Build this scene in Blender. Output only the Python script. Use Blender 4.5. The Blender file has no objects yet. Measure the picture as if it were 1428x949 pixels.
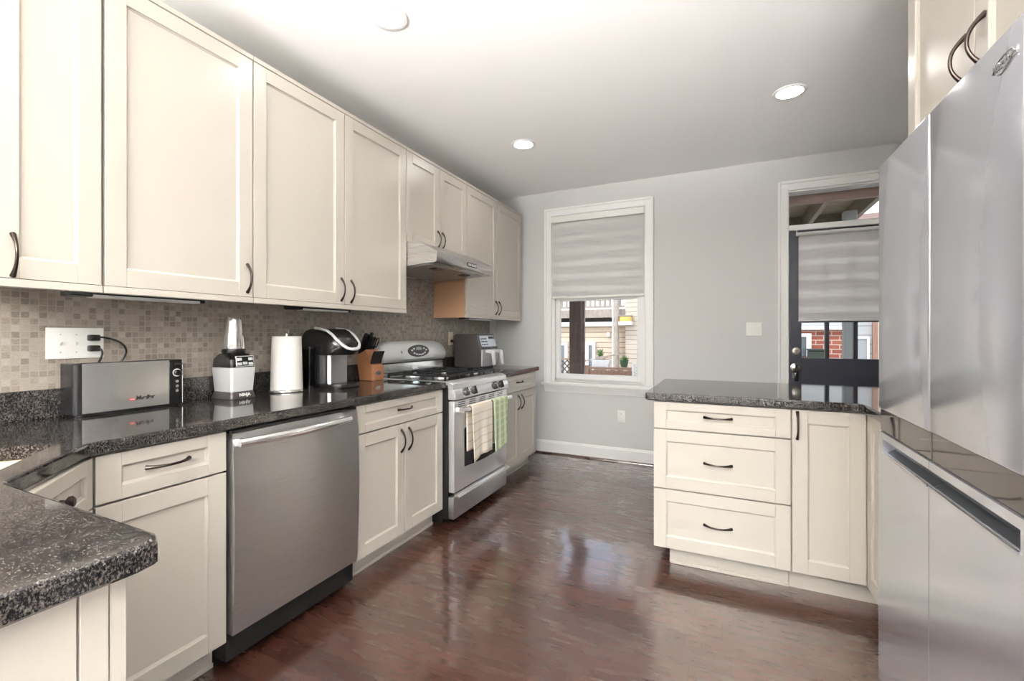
import bpy, bmesh, math, random
from mathutils import Vector, Matrix
from math import sin, cos, pi, radians
random.seed(7)
S = bpy.context.scene
C = S.collection

# ------------------------------------------------------------------ camera, sky, light, exposure
cd = bpy.data.cameras.new('camera'); cam = bpy.data.objects.new('camera', cd); C.objects.link(cam)
cd.sensor_fit = 'HORIZONTAL'; cd.sensor_width = 36.0; cd.lens = 630.07 / 1428 * 36.0
cd.shift_y = -8.0 / 1428; cd.clip_start = 0.02; cd.clip_end = 200
cam.location = (2.2478, 0, 1.2157); cam.rotation_euler = (radians(90), 0, radians(25.2348))
S.camera = cam
S.view_settings.view_transform = 'Standard'; S.view_settings.look = 'None'
S.view_settings.gamma = 1.0; S.view_settings.use_curve_mapping = False
S.view_settings.exposure = 0.86

W = bpy.data.worlds.new('sky'); S.world = W; W.use_nodes = True
nt = W.node_tree; bg = nt.nodes['Background']
sky = nt.nodes.new('ShaderNodeTexSky'); sky.sky_type = 'NISHITA'; sky.sun_disc = False
sky.sun_elevation = radians(50); sky.sun_rotation = radians(200)
hz = nt.nodes.new('ShaderNodeMix'); hz.data_type = 'RGBA'; hz.inputs[0].default_value = .52   # bright thin cloud over the blue
nt.links.new(sky.outputs[0], hz.inputs[6]); hz.inputs[7].default_value = (2.9, 2.8, 2.65, 1); nt.links.new(hz.outputs[2], bg.inputs[0]); bg.inputs[1].default_value = 0.38

def lamp(name, kind, loc, rot, energy, color=(1, 1, 1), **k):
    d = bpy.data.lights.new(name, kind); d.energy = energy; d.color = color
    for a, b in k.items(): setattr(d, a, b)
    o = bpy.data.objects.new(name, d); C.objects.link(o); o.location = loc; o.rotation_euler = rot
    return o
lamp('sun', 'SUN', (0, -5, 12), (radians(38), 0, radians(-22)), 1.0, (1, .95, .88), angle=radians(1.5))
# fill light through two windows added to the unseen room behind the camera
WINS = [(0.45, 1.75), (2.15, 3.45)]
FILL_TILT, FILL_W, FILL_SPREAD, SIDE_W = 137, 400, 78, 10   # tilted up so the added light brightens the ceiling
for i, (a, b) in enumerate(WINS):
    lamp('daylight', 'AREA', ((a + b) / 2, -3.72, 1.5), (radians(FILL_TILT), 0, 0), FILL_W, (1, .98, .95),
         shape='RECTANGLE', size=b - a, size_y=1.7, spread=radians(FILL_SPREAD))
ADDED_WIN_R = (-1.75, -0.35)   # window added in the right wall, behind the camera, to light the left cabinets
lamp('daylight', 'AREA', (3.87, sum(ADDED_WIN_R) / 2, 1.5), (0, radians(90 + 25), 0), SIDE_W, (1, .985, .96),
     shape='RECTANGLE', size=1.6, size_y=ADDED_WIN_R[1] - ADDED_WIN_R[0], spread=radians(150))
CAN_STRENGTH = 40.0

# ------------------------------------------------------------------ materials
MATS = {}
def lin(r, g, b):
    f = lambda c: (c / 255 / 12.92) if c / 255 < .04045 else ((c / 255 + .055) / 1.055) ** 2.4
    return (f(r), f(g), f(b), 1)
class NT:
    def __init__(s, name):
        s.m = bpy.data.materials.new(name); s.m.use_nodes = True; s.t = s.m.node_tree
        s.b = s.t.nodes['Principled BSDF']; MATS[name] = s.m
    def n(s, typ, **k):
        o = s.t.nodes.new('ShaderNode' + typ)
        for a, b in k.items():
            if a.startswith('i_'):
                o.inputs[int(a[2:])].default_value = b
            else: setattr(o, a, b)
        return o
    def l(s, a, b): s.t.links.new(a, b)
    def set(s, **k):
        for a, b in k.items(): s.b.inputs[a.replace('_', ' ')].default_value = b
        return s
    def coord(s, scale=(1, 1, 1), rot=(0, 0, 0)):
        g = s.n('NewGeometry'); mp = s.n('Mapping')
        mp.inputs['Scale'].default_value = scale; mp.inputs['Rotation'].default_value = rot
        s.l(g.outputs['Position'], mp.inputs[0]); return mp.outputs[0]
    def noise(s, vec, scale, detail=2, rough=.5):
        o = s.n('TexNoise'); o.inputs['Scale'].default_value = scale; o.inputs['Detail'].default_value = detail
        o.inputs['Roughness'].default_value = rough; s.l(vec, o.inputs['Vector']); return o
    def ramp(s, fac, stops, interp='LINEAR'):
        o = s.n('ValToRGB'); r = o.color_ramp; r.interpolation = interp
        while len(r.elements) < len(stops): r.elements.new(.5)
        for e, (p, c) in zip(r.elements, stops): e.position = p; e.color = c
        s.l(fac, o.inputs[0]); return o.outputs[0]
    def math(s, op, a, b=None, c=None):
        o = s.n('Math', operation=op)
        for i, v in enumerate((a, b, c)):
            if v is None: continue
            if isinstance(v, (int, float)): o.inputs[i].default_value = v
            else: s.l(v, o.inputs[i])
        return o.outputs[0]
    def mix(s, f, a, b, blend='MIX'):
        o = s.n('Mix', data_type='RGBA', blend_type=blend)
        for i, v in ((0, f), (6, a), (7, b)):
            if isinstance(v, (int, float, tuple)): o.inputs[i].default_value = v
            else: s.l(v, o.inputs[i])
        return o.outputs[2]
    def bump(s, h, strength, dist=.001):
        o = s.n('Bump'); o.inputs['Strength'].default_value = strength; o.inputs['Distance'].default_value = dist
        s.l(h, o.inputs['Height']); s.l(o.outputs[0], s.b.inputs['Normal'])

def plain(name, col, rough=.5, metal=0.0, coat=0.0, mottle=.04, scale=12.0, spec=.5):
    m = NT(name).set(Roughness=rough, Metallic=metal, Coat_Weight=coat, Specular_IOR_Level=spec)
    nz = m.noise(m.coord(), scale, 3)
    c = m.mix(nz.outputs['Fac'], tuple(v * (1 - mottle) for v in col[:3]) + (1,), tuple(min(1, v * (1 + mottle)) for v in col[:3]) + (1,))
    m.l(c, m.b.inputs['Base Color']); return m.m

CREAM = plain('cream_paint', lin(184, 178, 168), .32, mottle=.015, scale=4)
WALL = plain('grey_wall_paint', lin(206, 206, 205), .7, mottle=.012, scale=5)
CEIL = plain('ceiling_paint', lin(249, 249, 248), .8, mottle=.01, scale=3)
TRIM = plain('white_trim_paint', lin(238, 238, 237), .35, mottle=.01)
BRONZE = plain('dark_bronze', lin(70, 62, 58), .3, 1.0, mottle=.12, scale=90)
BLACKP = plain('black_plastic', lin(22, 21, 22), .25, mottle=.1)
BLACKM = plain('matte_black', lin(16, 16, 17), .55, mottle=.15)
IRON = plain('cast_iron', lin(20, 20, 21), .42, mottle=.2, scale=150)
DARKGREY = plain('dark_grey_plastic', lin(62, 56, 58), .45, mottle=.05)
SILVERP = plain('silver_plastic', lin(214, 214, 214), .3, .25, mottle=.03)
CHROME = plain('chrome', lin(215, 215, 215), .12, 1.0, mottle=.02)
NICKEL = plain('satin_nickel', lin(200, 194, 184), .28, 1.0, mottle=.03)
WHITEP = plain('white_plastic', lin(238, 237, 232), .35, mottle=.01)
ALMOND = plain('almond_plastic', lin(214, 200, 172), .4, mottle=.01)
PAPER = plain('paper', lin(240, 236, 230), .9, mottle=.02, scale=60)
TAN = plain('tan_veneer', lin(160, 124, 94), .5, mottle=.06, scale=8)
BEIGE = plain('beige_composite', lin(214, 192, 160), .35, mottle=.05, scale=300)
NAVY = plain('navy_door_paint', lin(40, 42, 54), .4, mottle=.05)
RED = plain('red_enamel', lin(200, 40, 36), .4)
GOLDP = plain('bronze_trim', lin(150, 120, 100), .35, .6)

def granite():
    m = NT('black_granite').set(Roughness=.07, Specular_IOR_Level=.6)
    v = m.coord((1, 1.5, 1))
    a = m.noise(v, 190, 4, .65); b = m.noise(v, 420, 3, .6); c = m.noise(v, 22, 2)
    f = m.math('ADD', m.math('MULTIPLY', a.outputs['Fac'], .62), m.math('MULTIPLY', b.outputs['Fac'], .42))
    f = m.math('ADD', f, m.math('MULTIPLY', m.math('SUBTRACT', c.outputs['Fac'], .5), .12))
    col = m.ramp(f, [(.45, (.005, .005, .006, 1)), (.525, (.022, .020, .019, 1)), (.59, (.075, .066, .06, 1)), (.69, (.155, .138, .122, 1))])
    m.l(col, m.b.inputs['Base Color']); return m.m
GRANITE = granite()

def mosaic():
    m = NT('stone_mosaic')
    P = .0236
    g = m.n('NewGeometry'); sp = m.n('SeparateXYZ'); m.l(g.outputs['Position'], sp.inputs[0])
    u = m.math('DIVIDE', m.math('ADD', sp.outputs['Y'], sp.outputs['X']), P); v = m.math('DIVIDE', sp.outputs['Z'], P)
    cb = m.n('CombineXYZ'); m.l(m.math('FLOOR', u), cb.inputs[0]); m.l(m.math('FLOOR', v), cb.inputs[1])
    wn = m.n('TexWhiteNoise', noise_dimensions='3D'); m.l(cb.outputs[0], wn.inputs['Vector'])
    col = m.ramp(wn.outputs['Value'], [(0, lin(94, 84, 77)), (.12, lin(112, 102, 94)), (.34, lin(128, 118, 109)), (.58, lin(138, 128, 118)), (.8, lin(150, 141, 131)), (.92, lin(124, 109, 96))], 'CONSTANT')
    nz = m.noise(m.coord((1, 1, 3)), 120, 3)
    col = m.mix(.22, col, m.ramp(nz.outputs['Fac'], [(.3, lin(120, 110, 102)), (.7, lin(205, 198, 190))]))
    fu, fv = m.math('FRACT', u), m.math('FRACT', v)
    e = .075
    gm = m.math('MAXIMUM', m.math('MAXIMUM', m.math('LESS_THAN', fu, e), m.math('GREATER_THAN', fu, 1 - e)),
                m.math('MAXIMUM', m.math('LESS_THAN', fv, e), m.math('GREATER_THAN', fv, 1 - e)))
    m.l(m.mix(gm, col, lin(150, 141, 130)), m.b.inputs['Base Color'])
    m.l(m.math('ADD', m.math('MULTIPLY', gm, .4), .38), m.b.inputs['Roughness'])
    m.bump(m.math('SUBTRACT', 1.0, gm), .5, .0012); return m.m
MOSAIC = mosaic()

def woodfloor():
    m = NT('dark_oak_floor').set(Coat_Weight=1.0, Coat_Roughness=.11, Coat_IOR=1.95)
    PW, PL = .105, 1.15
    g = m.n('NewGeometry'); sp = m.n('SeparateXYZ'); m.l(g.outputs['Position'], sp.inputs[0])
    r = m.math('DIVIDE', sp.outputs['Y'], PW); row = m.math('FLOOR', r)
    w1 = m.n('TexWhiteNoise', noise_dimensions='1D'); m.l(row, w1.inputs['W'])
    u = m.math('ADD', m.math('DIVIDE', sp.outputs['X'], PL), m.math('MULTIPLY', w1.outputs['Value'], 7.3))
    cb = m.n('CombineXYZ'); m.l(row, cb.inputs[0]); m.l(m.math('FLOOR', u), cb.inputs[1])
    w2 = m.n('TexWhiteNoise', noise_dimensions='3D'); m.l(cb.outputs[0], w2.inputs['Vector'])
    # grain, shifted per plank
    off = m.n('CombineXYZ'); m.l(m.math('MULTIPLY', w2.outputs['Value'], 31), off.inputs[1]); m.l(m.math('MULTIPLY', w1.outputs['Value'], 17), off.inputs[0])
    va = m.n('VectorMath', operation='ADD'); m.l(m.coord((1.3, 26, 1)), va.inputs[0]); m.l(off.outputs[0], va.inputs[1])
    n1 = m.noise(va.outputs[0], 2.2, 4, .6)
    wv = m.n('TexWave', wave_type='BANDS', bands_direction='Y'); wv.inputs['Scale'].default_value = 4.2; wv.inputs['Distortion'].default_value = 3.5
    wv.inputs['Detail'].default_value = 2; wv.inputs['Detail Scale'].default_value = .8; m.l(va.outputs[0], wv.inputs['Vector'])
    n3 = m.noise(m.coord((6, 160, 1)), 3, 2)
    base = m.ramp(w2.outputs['Value'], [(0, lin(62, 37, 29)), (.5, lin(70, 43, 34)), (1, lin(80, 50, 40))])
    gr = m.math('ADD', m.math('MULTIPLY', wv.outputs['Fac'], .45), m.math('MULTIPLY', n1.outputs['Fac'], .4))
    gr = m.math('ADD', gr, m.math('MULTIPLY', n3.outputs['Fac'], .3))
    c2 = m.mix(gr, (.90, .89, .88, 1), (1.08, 1.08, 1.08, 1))
    col = m.mix(1.0, base, c2, 'MULTIPLY')
    fr, fu = m.math('FRACT', r), m.math('FRACT', u)
    seam = m.math('MAXIMUM', m.math('LESS_THAN', fr, .028), m.math('LESS_THAN', fu, .0022))
    m.l(m.mix(seam, col, lin(48, 26, 20)), m.b.inputs['Base Color'])
    nr = m.noise(m.coord((2, 10, 1)), 3, 3)
    m.l(m.math('ADD', m.math('MULTIPLY', nr.outputs['Fac'], .16), .2), m.b.inputs['Roughness'])
    h = m.math('SUBTRACT', m.math('MULTIPLY', nr.outputs['Fac'], .5), m.math('MULTIPLY', seam, .6))
    vs = m.n('VectorMath', operation='SUBTRACT'); m.l(w2.outputs['Color'], vs.inputs[0]); vs.inputs[1].default_value = (.5, .5, .5)
    vm = m.n('VectorMath', operation='SCALE'); m.l(vs.outputs[0], vm.inputs[0]); vm.inputs['Scale'].default_value = .022   # each plank lies a hair off level
    vq = m.n('VectorMath', operation='ADD'); m.l(g.outputs['Normal'], vq.inputs[0]); m.l(vm.outputs[0], vq.inputs[1])
    vn = m.n('VectorMath', operation='NORMALIZE'); m.l(vq.outputs[0], vn.inputs[0])
    bp = m.n('Bump'); bp.inputs['Strength'].default_value = .08; bp.inputs['Distance'].default_value = .001
    m.l(h, bp.inputs['Height']); m.l(vn.outputs[0], bp.inputs['Normal']); m.l(bp.outputs[0], m.b.inputs['Normal']); m.l(vn.outputs[0], m.b.inputs['Coat Normal'])
    return m.m
FLOOR = woodfloor()

def steel(name, col, rough, aniso=0.0, dirn=(1, 1, 260), metal=1.0):
    m = NT(name).set(Metallic=metal, Anisotropic=aniso, Anisotropic_Rotation=.25)
    nz = m.noise(m.coord(dirn), 6, 2)
    m.l(m.mix(nz.outputs['Fac'], tuple(c * .93 for c in col[:3]) + (1,), tuple(min(1, c * 1.05) for c in col[:3]) + (1,)), m.b.inputs['Base Color'])
    m.l(m.math('ADD', m.math('MULTIPLY', nz.outputs['Fac'], .08), rough - .04), m.b.inputs['Roughness'])
    tg = m.n('Tangent', direction_type='RADIAL', axis='Z'); m.l(tg.outputs[0], m.b.inputs['Tangent'])
    return m.m
STEEL = steel('brushed_steel', lin(198, 198, 200), .29, .85, metal=.94)
STEELP = steel('polished_steel', lin(236, 235, 233), .15, .7, metal=.88)
FRIDGE = steel('satin_fridge_steel', lin(188, 189, 196), .17, .25, metal=.68)
RANGEST = steel('range_steel', lin(226, 226, 227), .3, .5, metal=.72)
STEELV = steel('hood_steel', lin(200, 198, 196), .28, .3)
SMOKE = plain('smoked_glass', lin(60, 54, 50), .04, 0, 0, mottle=.02)

def glassmat(name, tint=(1, 1, 1, 1), refl=.9):
    m = NT(name); t = m.n('BsdfTransparent'); t.inputs[0].default_value = tint
    g = m.n('BsdfGlossy'); g.inputs['Roughness'].default_value = .02
    f = m.n('Fresnel'); f.inputs[0].default_value = 1.45
    x = m.n('MixShader'); m.l(m.math('MULTIPLY', f.outputs[0], refl), x.inputs[0]); m.l(t.outputs[0], x.inputs[1]); m.l(g.outputs[0], x.inputs[2])
    nz = m.noise(m.coord(), 3, 1); m.l(m.mix(nz.outputs['Fac'], tint, tuple(c * .985 for c in tint[:3]) + (1,)), t.inputs[0])
    m.l(x.outputs[0], m.t.nodes['Material Output'].inputs[0]); return m.m
GLASS = glassmat('window_glass', (.97, .98, .98, 1), .6)
TANK = glassmat('smoky_water_tank', (.25, .24, .25, 1), 1.0)

def shade():
    m = NT('zebra_shade_fabric')
    g = m.n('NewGeometry'); sp = m.n('SeparateXYZ'); m.l(g.outputs['Position'], sp.inputs[0])
    f = m.math('FRACT', m.math('DIVIDE', m.math('ADD', sp.outputs['Z'], .012), .128))
    band = m.math('LESS_THAN', f, .36)
    nz = m.noise(m.coord((30, 1, 400)), 3, 2)
    col = m.mix(nz.outputs['Fac'], lin(222, 220, 220), lin(234, 233, 233))
    col = m.mix(band, col, lin(246, 245, 244))
    d = m.n('BsdfDiffuse'); m.l(col, d.inputs[0]); tr = m.n('BsdfTranslucent'); m.l(col, tr.inputs[0])
    a = m.n('MixShader'); a.inputs[0].default_value = .35; m.l(d.outputs[0], a.inputs[1]); m.l(tr.outputs[0], a.inputs[2])
    t = m.n('BsdfTransparent'); x = m.n('MixShader')
    m.l(m.math('ADD', m.math('MULTIPLY', band, .16), .01), x.inputs[0]); m.l(a.outputs[0], x.inputs[1]); m.l(t.outputs[0], x.inputs[2])
    m.l(x.outputs[0], m.t.nodes['Material Output'].inputs[0]); return m.m
SHADE = shade()

def emis(name, col, st):
    m = NT(name); e = m.n('Emission'); e.inputs[0].default_value = col; e.inputs[1].default_value = st
    m.l(e.outputs[0], m.t.nodes['Material Output'].inputs[0]); return m.m
LENS = emis('lit_lens', (1, .965, .92, 1), CAN_STRENGTH)
LENSW = emis('warm_lit_lens', (1, .72, .42, 1), CAN_STRENGTH * 1.5)

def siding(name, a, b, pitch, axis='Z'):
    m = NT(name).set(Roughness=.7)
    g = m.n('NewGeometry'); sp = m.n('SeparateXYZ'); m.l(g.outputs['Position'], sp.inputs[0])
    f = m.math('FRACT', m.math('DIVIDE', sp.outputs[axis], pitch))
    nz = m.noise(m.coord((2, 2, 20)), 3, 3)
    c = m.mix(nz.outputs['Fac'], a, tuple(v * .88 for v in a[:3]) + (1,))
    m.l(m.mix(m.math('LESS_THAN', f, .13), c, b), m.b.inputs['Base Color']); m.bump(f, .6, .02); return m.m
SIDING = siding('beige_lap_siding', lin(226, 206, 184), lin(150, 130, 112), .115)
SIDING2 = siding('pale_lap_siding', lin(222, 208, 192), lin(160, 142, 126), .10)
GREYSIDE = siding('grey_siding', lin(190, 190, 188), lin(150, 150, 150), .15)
def brick():
    m = NT('red_brick').set(Roughness=.8)
    b = m.n('TexBrick'); b.inputs['Scale'].default_value = 1; b.inputs['Brick Width'].default_value = .22; b.inputs['Row Height'].default_value = .075
    b.inputs['Mortar Size'].default_value = .008; b.inputs['Color1'].default_value = lin(178, 104, 84); b.inputs['Color2'].default_value = lin(150, 84, 68); b.inputs['Mortar'].default_value = lin(200, 180, 168)
    g = m.n('NewGeometry'); sp = m.n('SeparateXYZ'); m.l(g.outputs['Position'], sp.inputs[0])
    cb = m.n('CombineXYZ'); m.l(sp.outputs['X'], cb.inputs[0]); m.l(sp.outputs['Z'], cb.inputs[1]); m.l(cb.outputs[0], b.inputs[0])
    m.l(b.outputs[0], m.b.inputs['Base Color']); return m.m
BRICK = brick()
def wood(name, a, b, sc=(3, 3, 3), rough=.6, scale=4):
    m = NT(name).set(Roughness=rough); nz = m.noise(m.coord(sc), scale, 4, .6)
    m.l(m.ramp(nz.outputs['Fac'], [(.3, a), (.7, b)]), m.b.inputs['Base Color']); return m.m
POSTW = wood('dark_stained_timber', lin(64, 48, 42), lin(92, 72, 62), (8, 8, 1))
JOISTW = wood('weathered_joist', lin(108, 98, 84), lin(138, 126, 108), (6, 1, 6))
BOARDW = wood('weathered_decking', lin(128, 118, 98), lin(160, 148, 124), (1, 12, 1))
LEDGERW = wood('brown_ledger', lin(140, 116, 108), lin(160, 134, 124), (1, 5, 8))
FENCEW = wood('brown_fence', lin(138, 104, 88), lin(170, 134, 114), (10, 10, 1.5))
RAILW = wood('grey_rail', lin(150, 138, 128), lin(184, 172, 160), (8, 8, 2))
KNIFEW = wood('honey_beech', lin(148, 98, 64), lin(168, 116, 80), (10, 10, 40), .4)
KNIFEW2 = KNIFEW
CONCRETE = plain('concrete', lin(176, 172, 164), .9, mottle=.1, scale=2)
LEAF = plain('leaf_green', lin(104, 140, 84), .6, mottle=.3, scale=30)
GREENP = plain('green_pot', lin(74, 104, 78), .5)
YELLOW = plain('yellow_plastic', lin(232, 184, 84), .5)
DKGREEN = plain('dark_green_metal', lin(52, 60, 52), .5)

def cloth(name, a, b, pitch, frac, c=None):
    m = NT(name).set(Roughness=.95)
    uv = m.n('UVMap'); sp = m.n('SeparateXYZ'); m.l(uv.outputs[0], sp.inputs[0])
    f = m.math('FRACT', m.math('DIVIDE', sp.outputs['Y'], pitch))
    nz = m.noise(m.coord(), 400, 2)
    base = m.mix(nz.outputs['Fac'], tuple(v * .94 for v in a[:3]) + (1,), a)
    col = m.mix(m.math('LESS_THAN', f, frac), base, b)
    if c:
        f2 = m.math('FRACT', m.math('DIVIDE', sp.outputs['X'], .075))
        col = m.mix(m.math('MULTIPLY', m.math('LESS_THAN', f2, .4), .75), col, c)
    m.l(col, m.b.inputs['Base Color']); m.bump(nz.outputs['Fac'], .3, .001); return m.m
TOWEL = cloth('striped_cream_cotton', lin(236, 228, 214), lin(218, 204, 184), .055, .2)
TOWELG = cloth('green_check_cotton', lin(176, 192, 146), lin(192, 204, 168), .05, .3, lin(216, 224, 204))
# ------------------------------------------------------------------ geometry helpers
Z3 = Vector((0, 0, 1))
class Fr:
    def __init__(s, O, U, N):
        s.O, s.U, s.V, s.N = Vector(O), Vector(U).normalized(), Vector((0, 0, 1)), Vector(N).normalized()
    def p(s, u, v, n=0): return s.O + s.U * u + s.V * v + s.N * n
WORLD = Fr((0, 0, 0), (1, 0, 0), (0, 1, 0)); WORLD.V = Vector((0, 1, 0)); WORLD.N = Vector((0, 0, 1))

class M:
    def __init__(s): s.bm = bmesh.new(); s.mats = []; s.uv = None
    def mi(s, m):
        if m is None: return 0
        if m not in s.mats: s.mats.append(m)
        return s.mats.index(m)
    def add(s, tb, mat=None):
        i = s.mi(mat)
        for f in tb.faces: f.material_index = i
        bmesh.ops.recalc_face_normals(tb, faces=tb.faces[:])
        me = bpy.data.meshes.new('tmp'); tb.to_mesh(me); tb.free(); s.bm.from_mesh(me); bpy.data.meshes.remove(me); return s
    def hexa(s, pts, mat=None, bev=0, seg=1, vert_only=False):
        tb = bmesh.new(); v = [tb.verts.new(p) for p in pts]
        for f in ((0, 3, 2, 1), (4, 5, 6, 7), (0, 1, 5, 4), (1, 2, 6, 5), (2, 3, 7, 6), (3, 0, 4, 7)): tb.faces.new([v[i] for i in f])
        if bev:
            ed = tb.edges[:]
            if vert_only: ed = [e for e in ed if abs((e.verts[0].co - e.verts[1].co).normalized().z) > .9]
            bmesh.ops.bevel(tb, geom=ed, offset=bev, segments=seg, affect='EDGES', profile=.5)
        return s.add(tb, mat)
    def box(s, x0, y0, z0, x1, y1, z1, mat=None, bev=0, seg=1, vert_only=False):
        return s.hexa([(x0, y0, z0), (x1, y0, z0), (x1, y1, z0), (x0, y1, z0), (x0, y0, z1), (x1, y0, z1), (x1, y1, z1), (x0, y1, z1)], mat, bev, seg, vert_only)
    def fbox(s, fr, u0, u1, v0, v1, n0, n1, mat=None, bev=0, seg=1):
        return s.hexa([fr.p(u0, v0, n0), fr.p(u1, v0, n0), fr.p(u1, v0, n1), fr.p(u0, v0, n1), fr.p(u0, v1, n0), fr.p(u1, v1, n0), fr.p(u1, v1, n1), fr.p(u0, v1, n1)], mat, bev, seg)
    def prism(s, pts3a, pts3b, mat=None, bev=0, seg=1):
        tb = bmesh.new(); a = [tb.verts.new(p) for p in pts3a]; b = [tb.verts.new(p) for p in pts3b]; n = len(a)
        tb.faces.new(a); tb.faces.new(b[::-1])
        for i in range(n): tb.faces.new((a[i], b[i], b[(i + 1) % n], a[(i + 1) % n]))
        if bev: bmesh.ops.bevel(tb, geom=tb.edges[:], offset=bev, segments=seg, affect='EDGES', profile=.5)
        return s.add(tb, mat)
    def ext_y(s, xz, y0, y1, mat=None, bev=0, seg=1): return s.prism([(x, y0, z) for x, z in xz], [(x, y1, z) for x, z in xz], mat, bev, seg)
    def ext_x(s, yz, x0, x1, mat=None, bev=0, seg=1): return s.prism([(x0, y, z) for y, z in yz], [(x1, y, z) for y, z in yz], mat, bev, seg)
    def ext_z(s, xy, z0, z1, mat=None, bev=0, seg=1): return s.prism([(x, y, z0) for x, y in xy], [(x, y, z1) for x, y in xy], mat, bev, seg)
    def tube(s, path, rad, mat=None, seg=10, caps=True, flat=None):
        path = [Vector(p) for p in path]; n = len(path)
        if not isinstance(rad, (list, tuple)): rad = [rad] * n
        tb = bmesh.new(); rings = []; up = None
        for i, p in enumerate(path):
            t = (path[min(i + 1, n - 1)] - path[max(i - 1, 0)]).normalized()
            if up is None:
                up = Vector((0, 0, 1)) if abs(t.z) < .9 else Vector((1, 0, 0))
                if flat is not None: up = Vector(flat[0])
            a = t.cross(up).normalized(); up2 = a.cross(t).normalized(); up = up2
            kf = flat[1] if flat else 1.0
            rings.append([tb.verts.new(p + (a * cos(2 * pi * k / seg) + up2 * sin(2 * pi * k / seg) * kf) * rad[i]) for k in range(seg)])
        for i in range(n - 1):
            for k in range(seg): tb.faces.new((rings[i][k], rings[i][(k + 1) % seg], rings[i + 1][(k + 1) % seg], rings[i + 1][k]))
        if caps: tb.faces.new(rings[0][::-1]); tb.faces.new(rings[-1])
        return s.add(tb, mat)
    def cyl(s, p0, p1, r0, r1=None, mat=None, seg=24): return s.tube([p0, p1], [r0, r0 if r1 is None else r1], mat, seg)
    def lathe(s, prof, center, axis=(0, 0, 1), mat=None, seg=32, sx=1, sy=1, ring=False):
        c = Vector(center); ax = Vector(axis).normalized(); q = Z3.rotation_difference(ax); tb = bmesh.new(); rings = []
        for r, h in prof:
            if r < 1e-6: rings.append([tb.verts.new(c + q @ Vector((0, 0, h)))])
            else: rings.append([tb.verts.new(c + q @ Vector((r * cos(2 * pi * k / seg) * sx, r * sin(2 * pi * k / seg) * sy, h))) for k in range(seg)])
        for A, B in zip(rings, rings[1:] + (rings[:1] if ring else [])):
            for k in range(seg):
                k2 = (k + 1) % seg
                if len(A) == 1 and len(B) == 1: break
                if len(A) == 1: tb.faces.new((A[0], B[k], B[k2]))
                elif len(B) == 1: tb.faces.new((A[k], A[k2], B[0]))
                else: tb.faces.new((A[k], A[k2], B[k2], B[k]))
        if len(rings[0]) > 1 and not ring: tb.faces.new(rings[0][::-1])
        if len(rings[-1]) > 1 and not ring: tb.faces.new(rings[-1])
        return s.add(tb, mat)
    def loft(s, sections, mat=None, caps=True):
        tb = bmesh.new(); R = [[tb.verts.new(p) for p in sec] for sec in sections]; n = len(R[0])
        for A, B in zip(R, R[1:]):
            for k in range(n): tb.faces.new((A[k], A[(k + 1) % n], B[(k + 1) % n], B[k]))
        if caps: tb.faces.new(R[0][::-1]); tb.faces.new(R[-1])
        return s.add(tb, mat)
    def slab(s, outer, hole, z0, z1, bev, mat):
        """flat slab with an optional hole and an eased top edge"""
        def inset(P, d):
            out = []; n = len(P)
            area = sum(P[i][0] * P[(i + 1) % n][1] - P[(i + 1) % n][0] * P[i][1] for i in range(n)); sg = 1 if area > 0 else -1
            for i in range(n):
                a, b, c = Vector(P[i - 1]), Vector(P[i]), Vector(P[(i + 1) % n])
                e1, e2 = (b - a).normalized(), (c - b).normalized(); n1 = Vector((-e1.y, e1.x)) * sg; n2 = Vector((-e2.y, e2.x)) * sg
                k = (n1 + n2); k = k / max(.25, k.dot(n1)); out.append(b + k * d)
            return out
        tb = bmesh.new()
        def loop(P, z): return [tb.verts.new((p[0], p[1], z)) for p in P]
        def fill(loops):
            ed = []
            for L in loops:
                for i in range(len(L)):
                    e = tb.edges.get((L[i], L[(i + 1) % len(L)])) or tb.edges.new((L[i], L[(i + 1) % len(L)])); ed.append(e)
            bmesh.ops.triangle_fill(tb, edges=ed, use_beauty=True)
        def skin(A, B):
            for i in range(len(A)): tb.faces.new((A[i], A[(i + 1) % len(A)], B[(i + 1) % len(A)], B[i]))
        o0 = loop(inset(outer, bev * .6), z0); o0b = loop(outer, z0 + bev * .6); o1 = loop(outer, z1 - bev); o1m = loop(inset(outer, bev * .3), z1 - bev * .3); o2 = loop(inset(outer, bev), z1)
        skin(o0, o0b); skin(o0b, o1); skin(o1, o1m); skin(o1m, o2); bot, top = [o0], [o2]
        if hole:
            h0 = loop(hole, z0); h1 = loop(hole, z1); skin(h0, h1); bot.append(h0); top.append(h1)
        fill(bot); fill(top)
        return s.add(tb, mat)

def origin_of(p):
    v = Vector((0, 0, 0))
    while p is not None: v += p.location; p = p.parent
    return v
def build(name, mb, parent=None, mat=None, angle=35, uv=None, loc=None):
    """turn an M (in world coordinates) into one mesh object"""
    o0 = origin_of(parent)
    base = o0 if loc is None else Vector(loc)
    for v in mb.bm.verts: v.co -= base
    me = bpy.data.meshes.new(name); mb.bm.to_mesh(me); mb.bm.free()
    for m in (mb.mats or [mat or CREAM]): me.materials.append(m)
    me.polygons.foreach_set('use_smooth', [True] * len(me.polygons))
    try: me.set_sharp_from_angle(angle=radians(angle))
    except Exception: pass
    o = bpy.data.objects.new(name, me); C.objects.link(o); o.parent = parent; o.location = base - o0
    return o
def thing(name, label, cat, loc=(0, 0, 0), group=None):
    o = bpy.data.objects.new(name, None); C.objects.link(o); o.location = loc; o.empty_display_size = .05
    o['label'] = label; o['category'] = cat
    if group: o['group'] = group
    return o
def tag(o, label, cat, group=None):
    o['label'] = label; o['category'] = cat
    if group: o['group'] = group
    return o
def struct(o, label=None):
    o['kind'] = 'structure'
    if label: o['label'] = label; o['category'] = o.name.split('_')[0]
    return o
def sempty(name, loc, label=None):
    o = bpy.data.objects.new(name, None); C.objects.link(o); o.location = loc; return struct(o, label)
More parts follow.
